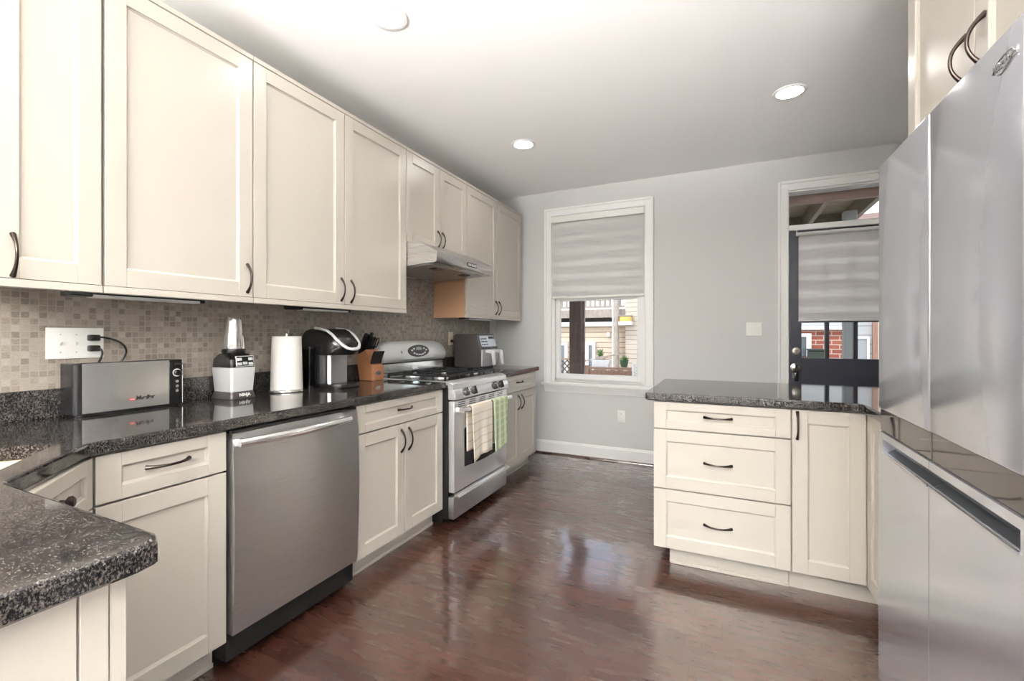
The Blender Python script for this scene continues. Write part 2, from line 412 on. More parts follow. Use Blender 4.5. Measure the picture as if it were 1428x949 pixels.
def copy_tree(o, parent=None):
    c = o.copy(); C.objects.link(c); c.parent = parent
    for ch in list(o.children): copy_tree(ch, c)
    return c
def text(name, body, size, pos, U, V, mat, parent, shear=0.0, ext=.0004, bold=0.0, align='LEFT'):
    d = bpy.data.curves.new(name, 'FONT'); d.body = body; d.size = size; d.extrude = ext; d.shear = shear; d.offset = bold; d.align_x = align
    d.materials.append(mat); o = bpy.data.objects.new(name, d); C.objects.link(o); o.parent = parent
    U, V = Vector(U).normalized(), Vector(V).normalized(); N = U.cross(V)
    bpy.context.view_layer.update(); me = bpy.data.meshes.new_from_object(o.evaluated_get(bpy.context.evaluated_depsgraph_get())); bpy.data.objects.remove(o); bpy.data.curves.remove(d)
    o = bpy.data.objects.new(name, me); C.objects.link(o); o.parent = parent
    m = Matrix((U, V, N)).transposed().to_4x4(); m.translation = Vector(pos) - origin_of(parent); o.matrix_basis = m
    return o

# -- joinery helpers
def shaker(fr, u0, u1, v0, v1, rail=.062, t=.02, n0=0, stile=None):
    m = M(); r = min(rail, (v1 - v0) * .3); q = min(stile or rail, (u1 - u0) * .34); b = .0012
    m.fbox(fr, u0, u0 + q, v0, v1, n0, n0 + t, CREAM, b); m.fbox(fr, u1 - q, u1, v0, v1, n0, n0 + t, CREAM, b)
    m.fbox(fr, u0 + q, u1 - q, v0, v0 + r, n0, n0 + t - .0003, CREAM, b); m.fbox(fr, u0 + q, u1 - q, v1 - r, v1, n0, n0 + t - .0003, CREAM, b)
    m.fbox(fr, u0 + q - .002, u1 - q + .002, v0 + r - .002, v1 - r + .002, n0 + .002, n0 + t - .011, CREAM)
    # sloped inner lip
    A = [(u0 + q, v0 + r), (u1 - q, v0 + r), (u1 - q, v1 - r), (u0 + q, v1 - r)]; k = .007
    Bq = [(A[0][0] + k, A[0][1] + k), (A[1][0] - k, A[1][1] + k), (A[2][0] - k, A[2][1] - k), (A[3][0] + k, A[3][1] - k)]
    tb = bmesh.new()
    a = [tb.verts.new(fr.p(x, y, n0 + t - .006)) for x, y in A]; c = [tb.verts.new(fr.p(x, y, n0 + t - .0105)) for x, y in Bq]
    for i in range(4): tb.faces.new((a[i], a[(i + 1) % 4], c[(i + 1) % 4], c[i]))
    return m.add(tb, CREAM)
def pull(fr, u, v, n0, vertical, parent, L=.125, name='handle', H=.03):
    pth, rad = [], []
    for i in range(17):
        s = -1 + i / 8; d = s * L / 2; h = n0 - .001 + H * (1 - abs(s) ** 2.2)
        pth.append(fr.p(u, v + d, h) if vertical else fr.p(u + d, v, h)); rad.append(.0042 + .0034 * abs(s) ** 3)
    m = M(); m.tube(pth, rad, BRONZE, 10)
    return build(name, m, parent)
def round_rect(cx, cy, hx, hy, r, n=6):
    P = []
    for (sx, sy, a0) in ((1, 1, 0), (-1, 1, 90), (-1, -1, 180), (1, -1, 270)):
        for i in range(n + 1):
            a = radians(a0 + 90 * i / n); P.append((cx + sx * (hx - r) + r * cos(a), cy + sy * (hy - r) + r * sin(a)))
    return P

# ------------------------------------------------------------------ the room
BY, CZ, RX, RY = 4.363, 2.678, 3.75, -3.6
struct(build('floor', M().box(-.15, RY - .15, -.05, RX + .15, BY + .14, 0, FLOOR)))
struct(build('ceiling', M().box(-.15, RY - .15, CZ, RX + .15, BY + .14, CZ + .1, CEIL)))
wl = struct(build('wall_left', M().box(-.15, RY, 0, 0, BY, CZ, WALL)))
build('backsplash', M().box(.0, -.26, .905, .009, 4.2, 1.42, MOSAIC).box(.0, 2.42, 1.42, .009, 3.19, 1.72, MOSAIC), wl)
struct(build('wall_right', M().box(RX, ADDED_WIN_R[1], 0, RX + .15, BY, CZ, WALL).box(RX, RY, 0, RX + .15, ADDED_WIN_R[0], CZ, WALL).box(RX, ADDED_WIN_R[0], 0, RX + .15, ADDED_WIN_R[1], .6, WALL).box(RX, ADDED_WIN_R[0], 2.4, RX + .15, ADDED_WIN_R[1], CZ, WALL)))
WX0, WX1, WZ0, WZ1 = .642, 1.572, .745, 2.425
DX0, DX1, DZ1 = 2.722, 3.50, 2.405
mb = M()
mb.box(-.15, BY, 0, WX0, BY + .14, CZ, WALL); mb.box(WX0, BY, 0, WX1, BY + .14, WZ0, WALL); mb.box(WX0, BY, WZ1, WX1, BY + .14, CZ, WALL)
mb.box(WX1, BY, 0, DX0, BY + .14, CZ, WALL); mb.box(DX0, BY, DZ1, DX1, BY + .14, CZ, WALL); mb.box(DX1, BY, 0, RX + .15, BY + .14, CZ, WALL)
struct(build('wall_back', mb))
mb = M(); xs = [-.15] + [v for w in WINS for v in w] + [RX + .15]
for i in range(0, len(xs), 2): mb.box(xs[i], RY - .15, 0, xs[i + 1], RY, CZ, WALL)
for a, b in WINS: mb.box(a, RY - .15, 0, b, RY, .6, WALL); mb.box(a, RY - .15, 2.4, b, RY, CZ, WALL)
struct(build('wall_front', mb))
def skirting(name, fr, u0, u1):
    m = M(); m.fbox(fr, u0, u1, .0, .105, 0, .014, TRIM, .001)
    prof = [(0, .105), (.014, .105), (.015, .112), (.010, .118), (.009, .124), (.006, .132), (0, .134)]
    m.prism([fr.p(u0, z, n) for n, z in prof], [fr.p(u1, z, n) for n, z in prof], TRIM)
    o = struct(build(name, m))
    q = M(); pr = [(.014, 0), (.030, 0), (.028, .009), (.022, .015), (.014, .017)]
    q.prism([fr.p(u0, z, n) for n, z in pr], [fr.p(u1, z, n) for n, z in pr], FLOOR)
    build('shoe_moulding', q, o); return o
skirting('baseboard_back', Fr((0, BY, 0), (1, 0, 0), (0, -1, 0)), .0, DX0 - .08)
skirting('baseboard_left', Fr((0, 0, 0), (0, 1, 0), (1, 0, 0)), 3.99, BY)
skirting('baseboard_right', Fr((RX, 0, 0), (0, 1, 0), (-1, 0, 0)), 3.3, BY)

def casing(m, u0, u1, v0, v1, bottom, w=.078):
    f = Fr((0, BY, 0), (1, 0, 0), (0, -1, 0))
    def leg(a, b, c, d):  # flat board plus raised back band on its outer edge
        m.fbox(f, a, b, c, d, 0, .014, TRIM, .0015)
    leg(u0 - w, u0, bottom, v1 + w); leg(u1, u1 + w, bottom, v1 + w); leg(u0, u1, v1, v1 + w)
    e = .020
    m.fbox(f, u0 - w - .002, u0 - w + e, bottom, v1 + w, 0, .026, TRIM, .003); m.fbox(f, u1 + w - e, u1 + w + .002, bottom, v1 + w, 0, .026, TRIM, .003)
    m.fbox(f, u0 - w + e, u1 + w - e, v1 + w - e, v1 + w + .002, 0, .026, TRIM, .003)
    m.fbox(f, u0 - .012, u0, bottom, v1, .014, .019, TRIM, .002); m.fbox(f, u1, u1 + .012, bottom, v1, .014, .019, TRIM, .002); m.fbox(f, u0 - .012, u1 + .012, v1, v1 + .012, .014, .019, TRIM, .002)
# window
win = sempty('window_1', (1.107, BY, .745))
m = M(); casing(m, WX0 + .004, WX1 - .004, WZ0, WZ1 - .004, .735); build('casing', m, win)
m = M(); m.box(WX0 - .10, BY - .055, .705, WX1 + .10, BY + .06, .735, TRIM, .005, 2); build('stool', m, win)
m = M(); m.prism([(WX0 - .075, BY, z) if n == 0 else (WX0 - .075 - n * .4 + .008, BY - n, z) for n, z in ((0, .635), (.012, .635), (.016, .66), (.03, .69), (.034, .705), (0, .705))],
                 [(WX1 + .075, BY, z) if n == 0 else (WX1 + .075 + n * .4 - .008, BY - n, z) for n, z in ((0, .635), (.012, .635), (.016, .66), (.03, .69), (.034, .705), (0, .705))], TRIM); build('apron', m, win)
m = M(); m.box(WX0, BY + .005, WZ0, WX0 + .03, BY + .13, WZ1, TRIM); m.box(WX1 - .03, BY + .005, WZ0, WX1, BY + .13, WZ1, TRIM); m.box(WX0 + .03, BY + .005, WZ1 - .03, WX1 - .03, BY + .13, WZ1, TRIM); m.box(WX0 + .03, BY + .06, WZ0 - .01, WX1 - .03, BY + .13, WZ0 + .02, TRIM); build('jamb', m, win)
def sash(name, x0, x1, z0, z1, y, st, bot, top):
    m = M(); d = .035
    m.box(x0, y, z0, x0 + st, y + d, z1, TRIM, .003); m.box(x1 - st, y, z0, x1, y + d, z1, TRIM, .003); m.box(x0 + st, y, z0, x1 - st, y + d, z0 + bot, TRIM, .003); m.box(x0 + st, y, z1 - top, x1 - st, y + d, z1, TRIM, .003)
    o = build(name, m, win); build('glass', M().box(x0 + st - .004, y + .015, z0 + bot - .004, x1 - st + .004, y + .019, z1 - top + .004, GLASS), o); return o
sash('lower_sash', WX0 + .032, WX1 - .032, .765, 1.60, BY + .035, .048, .055, .045)
sash('upper_sash', WX0 + .032, WX1 - .032, 1.565, 2.39, BY + .075, .048, .035, .05)
# zebra shade on the window
t = thing('zebra_shade', 'grey banded roller shade pulled halfway down the window', 'window shade', (1.107, BY, 2.41))
m = M(); m.box(.647, BY - .045, 2.352, 1.567, BY + .02, 2.412, WHITEP, .008, 2); m.box(.645, BY - .045, 2.348, 1.569, BY - .038, 2.356, WHITEP); build('cassette', m, t)
build('fabric', M().box(.655, BY - .006, 1.60, 1.559, BY - .004, 2.35, SHADE), t)
build('bottom_bar', M().box(.65, BY - .012, 1.580, 1.564, BY + .002, 1.602, WHITEP, .004, 2), t)

# exterior door with transom
dr = sempty('door_1', (3.11, BY, 0))
m = M(); casing(m, DX0, DX1, 0, DZ1, 0, .076); build('casing', m, dr)
m = M(); m.box(DX0, BY + .002, 0, DX0 + .006, BY + .13, DZ1, TRIM); m.box(DX1 - .006, BY + .002, 0, DX1, BY + .13, DZ1, TRIM); m.box(DX0, BY + .002, DZ1 - .012, DX1, BY + .13, DZ1, TRIM)
m.box(DX0 + .006, BY - .008, 2.072, DX1 - .006, BY + .12, 2.118, TRIM, .003); build('jamb', m, dr)
build('transom_glass', M().box(DX0 + .006, BY + .05, 2.118, DX1 - .006, BY + .054, DZ1 - .012, GLASS), dr)
m = M(); y0, y1 = BY + .012, BY + .056
lx = [(2.817, 2.979), (3.007, 3.167), (3.194, 3.356)]; lz = [(1.025, 1.315), (1.345, 1.63), (1.66, 1.95)]
m.box(DX0 + .008, y0, .008, 2.817, y1, 2.070, NAVY, .002); m.box(3.356, y0, .008, DX1 - .008, y1, 2.070, NAVY, .002)
m.box(2.817, y0, .76, 3.356, y1, 1.025, NAVY, .002); m.box(2.817, y0, 1.95, 3.356, y1, 2.070, NAVY, .002); m.box(2.817, y0, .008, 3.356, y1, .22, NAVY, .002); m.box(2.817, y0 + .012, .22, 3.356, y1 - .012, .76, NAVY)
for a, b in ((2.979, 3.007), (3.167, 3.194)): m.box(a, y0, 1.025, b, y1, 1.95, NAVY, .002)
for a, b in ((1.315, 1.345), (1.63, 1.66)): m.box(2.817, y0 + .002, a, 3.356, y1 - .002, b, NAVY, .002)
leaf = build('door_leaf', m, dr)
build('glass', M().box(2.818, BY + .032, 1.026, 3.355, BY + .036, 1.949, GLASS), leaf)
m = M(); m.lathe([(0, 0), (.030, 0), (.031, .006), (.027, .013), (.012, .014), (.012, .018), (0, .018)], (2.777, y0, 1.083), (0, -1, 0), NICKEL, 28); m.box(2.770, y0 - .03, 1.079, 2.792, y0 - .016, 1.087, NICKEL, .003); d = build('deadbolt', m, leaf)
m = M(); m.lathe([(0, 0), (.034, 0), (.034, .006), (.014, .010), (.012, .03), (.026, .04), (.031, .055), (.026, .068), (0, .073)], (2.772, y0, .945), (0, -1, 0), CHROME, 28); build('door_knob', m, leaf)
t = thing('key_ring', 'small black key fob hanging from the round chrome door knob', 'keys', (2.775, y0 - .045, .93))
m = M(); ring = [(2.775 + .018 * sin(a), y0 - .030, .925 + .018 * cos(a)) for a in [2 * pi * i / 20 for i in range(20)]]; m.tube(ring + ring[:1], .0012, CHROME, 6); build('ring', m, t)
m = M(); m.box(2.763, y0 - .036, .835, 2.792, y0 - .024, .908, BLACKP, .005, 2); build('fob', m, t); build('key', M().box(2.752, y0 - .03, .86, 2.762, y0 - .027, .905, NICKEL, .001), t)
t = thing('door_shade', 'light grey translucent shade covering the upper panes of the dark door', 'window shade', (3.11, BY, 2.06))
m = M(); m.cyl((2.782, BY - .022, 2.037), (3.42, BY - .022, 2.037), .016, None, SHADE, 20); m.box(2.755, BY - .035, 2.066, 2.785, BY - .008, 2.071, WHITEP); m.box(2.775, BY - .035, 2.02, 2.781, BY - .008, 2.0665, WHITEP, .001); m.box(3.421, BY - .035, 2.02, 3.427, BY - .008, 2.0665, WHITEP, .001); build('roller', m, t)
build('fabric', M().box(2.794, BY - .0075, 1.335, 3.41, BY - .0055, 2.037, SHADE), t)
build('hem_bar', M().box(2.792, BY - .012, 1.324, 3.412, BY - .002, 1.337, SILVERP, .002), t)

# plain frames of the windows added for the fill lights behind the camera
for i, (a, b) in enumerate(WINS):
    m = M(); y = RY - .09
    for c in (a, (a + b) / 2 - .02, b - .04): m.box(c, y, .6, c + .04, y + .04, 2.4, TRIM)
    for c in (.6, 1.48, 2.36): m.box(a, y, c, b, y + .04, c + .04, TRIM)
    o = struct(build('window_%d' % (i + 2), m))

m = M(); x = RX + .05
for c in (ADDED_WIN_R[0], (ADDED_WIN_R[0] + ADDED_WIN_R[1]) / 2 - .02, ADDED_WIN_R[1] - .04): m.box(x, c, .6, x + .04, c + .04, 2.4, TRIM)
for c in (.6, 1.48, 2.36): m.box(x, ADDED_WIN_R[0], c, x + .04, ADDED_WIN_R[1], c + .04, TRIM)
struct(build('window_4', m))  # frame of the added side window, out of view
# ------------------------------------------------------------------ worktops
GZ0, GZ1 = .876, .914
e1 = Vector((.773, -.635)); e2 = Vector((-.635, -.773)); Cs = Vector((.565, .603))
sc = Cs + e1 * .23 + e2 * .18
hole = [tuple(sc + e1 * x + e2 * y) for x, y in round_rect(0, 0, .23, .18, .06)]
outer = [(.0, -.26), (1.46, -.26), (1.485, -.25), (1.494, -.23), (1.494, .355), (1.487, .382), (1.46, .394), (.93, .394), (.905, .402), (.654, .632), (.648, .652), (.648, 2.413), (.0, 2.413)]
t = thing('worktop', 'long speckled black granite worktop under toaster and coffee maker, turning into sink corner', 'worktop', (.33, 1.2, GZ0))
build('slab', M().slab(outer, hole, GZ0, GZ1, .007, GRANITE), t, angle=15)
build('upstand', M().box(.0095, -.26, GZ1, .03, 2.413, 1.018, GRANITE, .002), t)
t = thing('worktop', 'short speckled black granite worktop under the air fryer', 'worktop', (.33, 3.6, GZ0))
build('slab', M().slab([(.0, 3.205), (.648, 3.205), (.648, 4.0), (.0, 4.0)], None, GZ0, GZ1, .007, GRANITE), t)
build('upstand', M().box(.0095, 3.205, GZ1, .03, 3.995, 1.018, GRANITE, .002), t)
t = thing('worktop', 'polished black granite worktop on the peninsula by the door', 'worktop', (2.7, 2.8, GZ0))
pen = [(1.87, 2.45), (1.877, 2.437), (2.745, 2.437), (2.775, 2.425), (2.788, 2.395), (2.788, 1.945), (RX, 1.945), (RX, 3.27), (1.882, 3.27), (1.87, 3.258)]
build('slab', M().slab(pen, None, GZ0, GZ1, .007, GRANITE), t, angle=15)
# corner sink
t = thing('sink', 'beige undermount sink set in the granite corner', 'sink', (sc.x, sc.y, .70))
m = M(); rings = []
for k, (h, dz) in enumerate(((1.02, 0), (1.0, -.01), (.97, -.16), (.85, -.185), (.1, -.19))):
    rings.append([(sc.x + (q[0] - sc.x) * h, sc.y + (q[1] - sc.y) * h, .8755 + dz) for q in hole])
inner = rings; outerr = [[(sc.x + (x - sc.x) * 1.06, sc.y + (y - sc.y) * 1.06, z - .008) for x, y, z in r] for r in rings]
m.loft(outerr[::-1] + inner, BEIGE); build('bowl', m, t)
build('drain', M().lathe([(0, 0), (.035, 0), (.038, .003), (0, .004)], (sc.x, sc.y, .686), (0, 0, 1), CHROME, 20), t)

# ------------------------------------------------------------------ base cabinets, left run
FL = Fr((.61, 0, 0), (0, 1, 0), (1, 0, 0))          # u = y, front faces +x
def carcass(m, x0, y0, z0, x1, y1, z1): return m.box(x0, y0, z0, x1, y1, z1, CREAM)
def base_left(label, y0, y1, doors, drawer, hand):
    t = thing('base_cabinet', label, 'cabinet', (.3, (y0 + y1) / 2, 0))
    build('carcass', carcass(M(), .035, y0 + .001, .102, .608, y1 - .001, GZ0), t)
    build('toe_kick', M().box(.05, y0 + .001, 0, .548, y1 - .001, .102, CREAM).box(.548, y0 + .001, 0, .556, y1 - .001, .018, CREAM, .002), t)
    d = build('drawer', shaker(FL, drawer[0], drawer[1], .729, .868, .04, stile=.062), t); pull(FL, (drawer[0] + drawer[1]) / 2, .805, .02, False, d)
    for (a, b), h in zip(doors, hand):
        d = build('door', shaker(FL, a, b, .112, .722), t)
        if h is not None: pull(FL, h, .63, .02, True, d)
    return t
base_left('cream base cabinet with one drawer over one door, left of the dishwasher', .655, 1.030, [(.657, 1.029)], (.657, 1.029), [None])
base_left('cream base cabinet with one drawer over two doors, between dishwasher and range', 1.658, 2.405, [(1.660, 2.029), (2.033, 2.402)], (1.660, 2.402), [1.999, 2.063])
c3 = base_left('narrow cream base cabinet right of the range, beside the window wall', 3.212, 3.965, [(3.218, 3.588), (3.592, 3.962)], (3.218, 3.962), [3.555, 3.625])
m = M(); m.tube([(.57, 3.964, .60), (.57, 3.99, .597), (.57, 4.0, .575), (.57, 3.99, .545), (.57, 3.964, .54)], [.007, .005, .005, .005, .007], BRONZE, 8); build('side_handle', m, c3)
# corner sink cabinet (diagonal front) and the near return
t = thing('sink_cabinet', 'cream diagonal corner cabinet below the sink', 'cabinet', (.5, .3, 0))
FD = Fr((.63, .652, 0), (-.773, .635, 0), (.635, .773, 0))
poly = [(.035, .652), (.035, -.22), (.93, -.22), (.93, .38), (.60, .651)]
build('carcass', M().ext_z(poly, .102, .66, CREAM).fbox(FD, -.395, -.002, .66, .874, -.03, -.021, CREAM), t)
d = build('false_drawer', shaker(FD, -.392, -.004, .729, .868, .04, n0=-.02), t)
build('knob', M().lathe([(0, 0), (.008, 0), (.007, .010), (.015, .016), (.016, .022), (.010, .028), (0, .029)], FD.p(-.2, .805, 0), FD.N, BRONZE, 20), d)
d = build('door', shaker(FD, -.392, -.004, .112, .722, n0=-.02), t)
t = thing('base_cabinet', 'cream end cabinet under the near corner of the granite worktop', 'cabinet', (1.2, .06, 0))
build('carcass', M().box(.934, -.22, .102, 1.452, .335, GZ0, CREAM).box(1.0, -.2, 0, 1.452, .27, .102, CREAM), t)
m = M(); m.box(1.4522, -.22, 0, 1.460, .30, .874, CREAM, .001); m.box(1.4522, .303, .102, 1.460, .335, .874, CREAM, .001); build('end_panel', m, t)
FRt = Fr((0, .337, 0), (-1, 0, 0), (0, 1, 0))
d = build('door', shaker(FRt, -1.458, -.945, .16, .868), t); pull(FRt, -1.2, .80, .02, False, d)

# ------------------------------------------------------------------ peninsula cabinets
FP = Fr((0, 2.48, 0), (1, 0, 0), (0, -1, 0))
t = thing('drawer_cabinet', 'cream three drawer base cabinet at the end of the peninsula', 'cabinet', (2.21, 2.8, 0))
build('carcass', M().box(1.908, 2.482, .102, 2.5265, 3.06, GZ0, CREAM, .001), t)
build('toe_kick', M().box(1.98, 2.548, 0, 2.5265, 3.0, .102, CREAM, .002).box(1.985, 2.540, 0, 2.5265, 2.548, .018, CREAM, .002), t)
for a, b, hz in ((.731, .868, .802), (.421, .725, .572), (.112, .415, .263)):
    d = build('drawer', shaker(FP, 1.910, 2.5255, a, b, .045 if b > .8 else .06, stile=.062), t); pull(FP, 2.216, hz, .02, False, d)
t = thing('corner_cabinet', 'cream corner base cabinet with tall door beside the fridge', 'cabinet', (3.0, 2.6, 0))
build('carcass', M().ext_z([(2.5285, 2.482), (2.832, 2.482), (2.832, 1.95), (3.42, 1.95), (3.42, 3.06), (2.5285, 3.06)], .102, GZ0, CREAM), t)
build('toe_kick', M().ext_z([(2.5285, 2.548), (2.9, 2.548), (2.9, 1.95), (3.4, 1.95), (3.4, 3.0), (2.5285, 3.0)], 0, .102, CREAM), t)
d = build('door', shaker(FP, 2.531, 2.811, .112, .868), t); pull(FP, 2.552, .795, .02, True, d)
FR2 = Fr((2.832, 0, 0), (0, -1, 0), (-1, 0, 0))
build('door', shaker(FR2, -2.456, -2.2, .112, .868), t)

# ------------------------------------------------------------------ wall cabinets
UB, UT = 1.384, 2.443
FU = Fr((.314, 0, 0), (0, 1, 0), (1, 0, 0))
def upper(label, y0, y1, zb, doors, hand, rail=True):
    t = thing('wall_cabinet', label, 'cabinet', (.16, (y0 + y1) / 2, zb))
    build('carcass', carcass(M(), .0095, y0 + .0005, zb - .001, .311, y1 - .0005, UT + .002), t)
    build('top_moulding', M().box(.0095, y0 + .0005, UT + .003, .336, y1 - .0005, UT + .023, CREAM, .0015), t)
    if rail: build('light_rail', M().box(.300, y0 + .0005, zb - .026, .336, y1 - .0005, zb - .002, CREAM, .0015), t)
    for (a, b), (hy, hz) in zip(doors, hand):
        d = build('door', shaker(FU, a, b, zb, UT), t); pull(FU, hy, hz, .02, True, d)
    return t
upper('narrow cream wall cabinet at the far left edge, above the switch plate', .532, .797, UB, [(.534, .793)], [(.582, 1.453)])
upper('wide single door cream wall cabinet above the toaster', .799, 1.338, UB, [(.803, 1.336)], [(1.311, 1.465)])
upper('large double door cream wall cabinet above the coffee maker', 1.339, 2.417, UB, [(1.341, 1.876), (1.880, 2.415)], [(1.853, 1.465), (1.925, 1.460)])
upper('short double door cream wall cabinet above the range hood', 2.4185, 3.1915, 1.838, [(2.421, 2.803), (2.807, 3.189)], [(2.778, 1.915), (2.836, 1.915)], False)
uf = upper('cream wall cabinet with tan side beside the range hood', 3.193, 4.281, UB, [(3.196, 3.735), (3.739, 4.279)], [(3.706, 1.462), (3.77, 1.462)])
build('side_panel', M().box(.0095, 3.1905, UB - .0265, .312, 3.1928, 1.70, TAN), uf)['label'] = 'tan unpainted side panel'
# cabinet over the fridge
FO = Fr((2.825, 0, 0), (0, -1, 0), (-1, 0, 0))
t = thing('wall_cabinet', 'white double door cabinet with arched handles above the fridge', 'cabinet', (3.2, 1.5, 1.82))
build('carcass', M().box(2.828, 1.075, 1.815, 3.74, 1.943, 2.60, CREAM), t)
for a, b, h in ((-1.943, -1.497, -1.535), (-1.492, -1.077, -1.445)):
    d = build('door', shaker(FO, a, b, 1.82, 2.595), t); pull(FO, h, 1.915, .02, True, d, .125, 'handle', .034)

# ------------------------------------------------------------------ under-cabinet lights
def ucl(label, x, y0, y1):
    t = thing('under_cabinet_light', label, 'light fixture', (x, (y0 + y1) / 2, 1.383), 'light bars under the wall cabinets')
    build('housing', M().box(x - .035, y0, 1.347, x + .035, y1, 1.382, BLACKP, .004, 2), t)
    build('diffuser', M().box(x - .012, y0 + .06, 1.345, x + .0355, y1 - .02, 1.3565, SILVERP, .002), t)
ucl('long black light bar under the wall cabinet above the toaster', .235, .735, 1.17)
ucl('black light bar under the wall cabinet above the coffee maker', .205, 1.62, 2.02)
ucl('black light bar under the wall cabinet above the air fryer', .25, 3.25, 3.75)

# ------------------------------------------------------------------ dishwasher
t = thing('dishwasher', 'stainless steel dishwasher with curved bar handle under the worktop', 'dishwasher', (.33, 1.34, 0))
build('tub', M().box(.05, 1.036, .03, .615, 1.652, .868, BLACKM).box(.05, 1.036, .0, .545, 1.652, .03, BLACKM).box(.545, 1.05, .01, .555, 1.652, .125, BLACKP, .002), t)
m = M(); nseg = 10; prof = []
for i in range(nseg + 1):
    v = i / nseg; z = .133 + (.858 - .133) * v; prof.append((.648 + .012 * sin(pi * v) ** .8, z))
P = [(.616, .133)] + prof + [(.616, .858)]
m.ext_y(P, 1.040, 1.648, STEEL, .0); dd = build('door', m, t, angle=20)
build('top_strip', M().box(.617, 1.04, .8585, .640, 1.648, .870, BLACKP), t)
m = M(); pth = []; rad = []
for i in range(25):
    s = -1 + i / 12; pth.append((.668 + .030 * (1 - s * s), 1.315 + s * .263, .825)); rad.append(.0175)
m.tube(pth, rad, STEELP, 16, flat=((0, 0, 1), .95)); m.box(.640, 1.052, .811, .680, 1.082, .839, STEELP, .004, 2); m.box(.640, 1.548, .811, .680, 1.578, .839, STEELP, .004, 2); build('handle', m, dd)

# ------------------------------------------------------------------ range
RY0, RY1 = 2.424, 3.192
t = thing('gas_range', 'stainless gas range with white console and two towels on its door', 'range', (.35, 2.81, 0))
build('body', M().box(.035, RY0, .04, .655, RY1, .895, BLACKM).box(.08, RY0 + .02, 0, .60, RY1 - .02, .04, BLACKM), t)
m = M(); m.ext_y([(.10, .895), (.10, .915), (.62, .915), (.665, .913), (.690, .902), (.695, .868), (.656, .868), (.656, .895)], RY0, RY1, RANGEST, .002); build('cooktop', m, t)
m = M(); m.box(.13, RY0 + .03, .9152, .615, RY1 - .03, .9175, BLACKP, .001); build('burner_tray', m, t)
for bx in (.245, .485):
    for byy in (2.60, 3.01):
        b = build('burner', M().lathe([(0, 0), (.05, 0), (.046, .012), (0, .012)], (bx, byy, .9176), (0, 0, 1), SILVERP, 24), t)
        build('burner_cap', M().lathe([(0, 0), (.034, 0), (.034, .006), (.028, .009), (0, .009)], (bx, byy, .93), (0, 0, 1), IRON, 24), b)
def grate(y0, y1):
    m = M(); x0, x1 = .135, .612; zt, h, w = .9505, .012, .011
    for x in (x0, x1 - w): m.box(x, y0, zt - h, x + w, y1, zt, IRON, .002)
    for y in (y0, y1 - w): m.box(x0 + w, y, zt - h, x1 - w, y + w, zt, IRON, .002)
    ym = (y0 + y1) / 2; xm = (x0 + x1) / 2
    m.box(xm - w / 2, y0 + w, zt - h, xm + w / 2, y1 - w, zt, IRON, .002)
    for bx in (.245, .485):
        for s in (-1, 1):
            m.box(bx - w / 2, ym + s * .035 if s > 0 else y0 + w, zt - h, bx + w / 2, y1 - w if s > 0 else ym - .035, zt + .003, IRON, .002)
        m.box(x0 + w if bx < .3 else xm + w / 2, ym - w / 2, zt - h, bx - .035, ym + w / 2, zt + .003, IRON, .002)
        m.box(bx + .035, ym - w / 2, zt - h, xm - w / 2 if bx < .3 else x1 - w, ym + w / 2, zt + .003, IRON, .002)
    for x in (x0, x1 - w):
        for y in (y0, ym - w / 2, y1 - w): m.box(x, y, .9176, x + w, y + w, zt - h, IRON)
    # small upturned finger tips along the front rail
    return m
for a, b in ((2.462, 2.80), (2.815, 3.153)): build('grate', grate(a, b), t)
# console
m = M(); sec = []
m.box(.035, RY0 + .012, .915, .108, RY1 - .012, 1.008, STEELP, .002); bgd = build('backguard', m, t)
build('black_gap', M().box(.04, RY0 + .014, 1.0085, .104, RY1 - .014, 1.016, BLACKP), t)
prof = []
for i in range(15):
    y = RY0 + .004 + (RY1 - RY0 - .008) * i / 14; e = min(1, min(i, 14 - i) / 1.6); e = sin(min(1, e) * pi / 2) ** .6 if e > 0 else .55
    e = max(e, .55); b = .016 * (1 - ((i - 7) / 7) ** 2)
    zt = 1.165 + b * .4 - (1 - e) * .07; zb = 1.0165
    sec_pts = [(.042, zb), (.112, zb), (.128 + b, zb + .02), (.13 + b, zb + .06), (.118 + b, zt - .028), (.098 + b * .6, zt - .006), (.075, zt), (.042, zt - .004)]
    prof.append([(x, y, z) for x, z in sec_pts])
m.__init__(); m.loft(prof, SILVERP); con = build('console', m, t, angle=50)
FK = Fr((.143, 2.81, 0), (0, 1, 0), (1, 0, .22)); FK.V = Vector((-.2, 0, 1)).normalized(); FK.N = Vector((1, 0, .2)).normalized()
fo = Vector((.1455, 2.80, 1.095))
m = M(); tb = bmesh.new(); ov = [tb.verts.new(fo + FK.U * .125 * cos(a) + FK.V * .045 * sin(a) + FK.N * .004) for a in [2 * pi * i / 40 for i in range(40)]]; ov2 = [tb.verts.new(v.co - FK.N * .01) for v in ov]
tb.faces.new(ov)
for i in range(40): tb.faces.new((ov[i], ov2[i], ov2[(i + 1) % 40], ov[(i + 1) % 40]))
m.add(tb, DARKGREY); dsp = build('display_panel', m, con)
m = M(); m.hexa([fo + FK.U * u + FK.V * v + FK.N * n for u, v, n in ((-.035, .006, .004), (.035, .006, .004), (.035, .006, .006), (-.035, .006, .006), (-.03, .028, .004), (.03, .028, .004), (.03, .028, .006), (-.03, .028, .006))], plain('clock_green', lin(150, 160, 146), .3)); build('clock', m, dsp)
m = M()
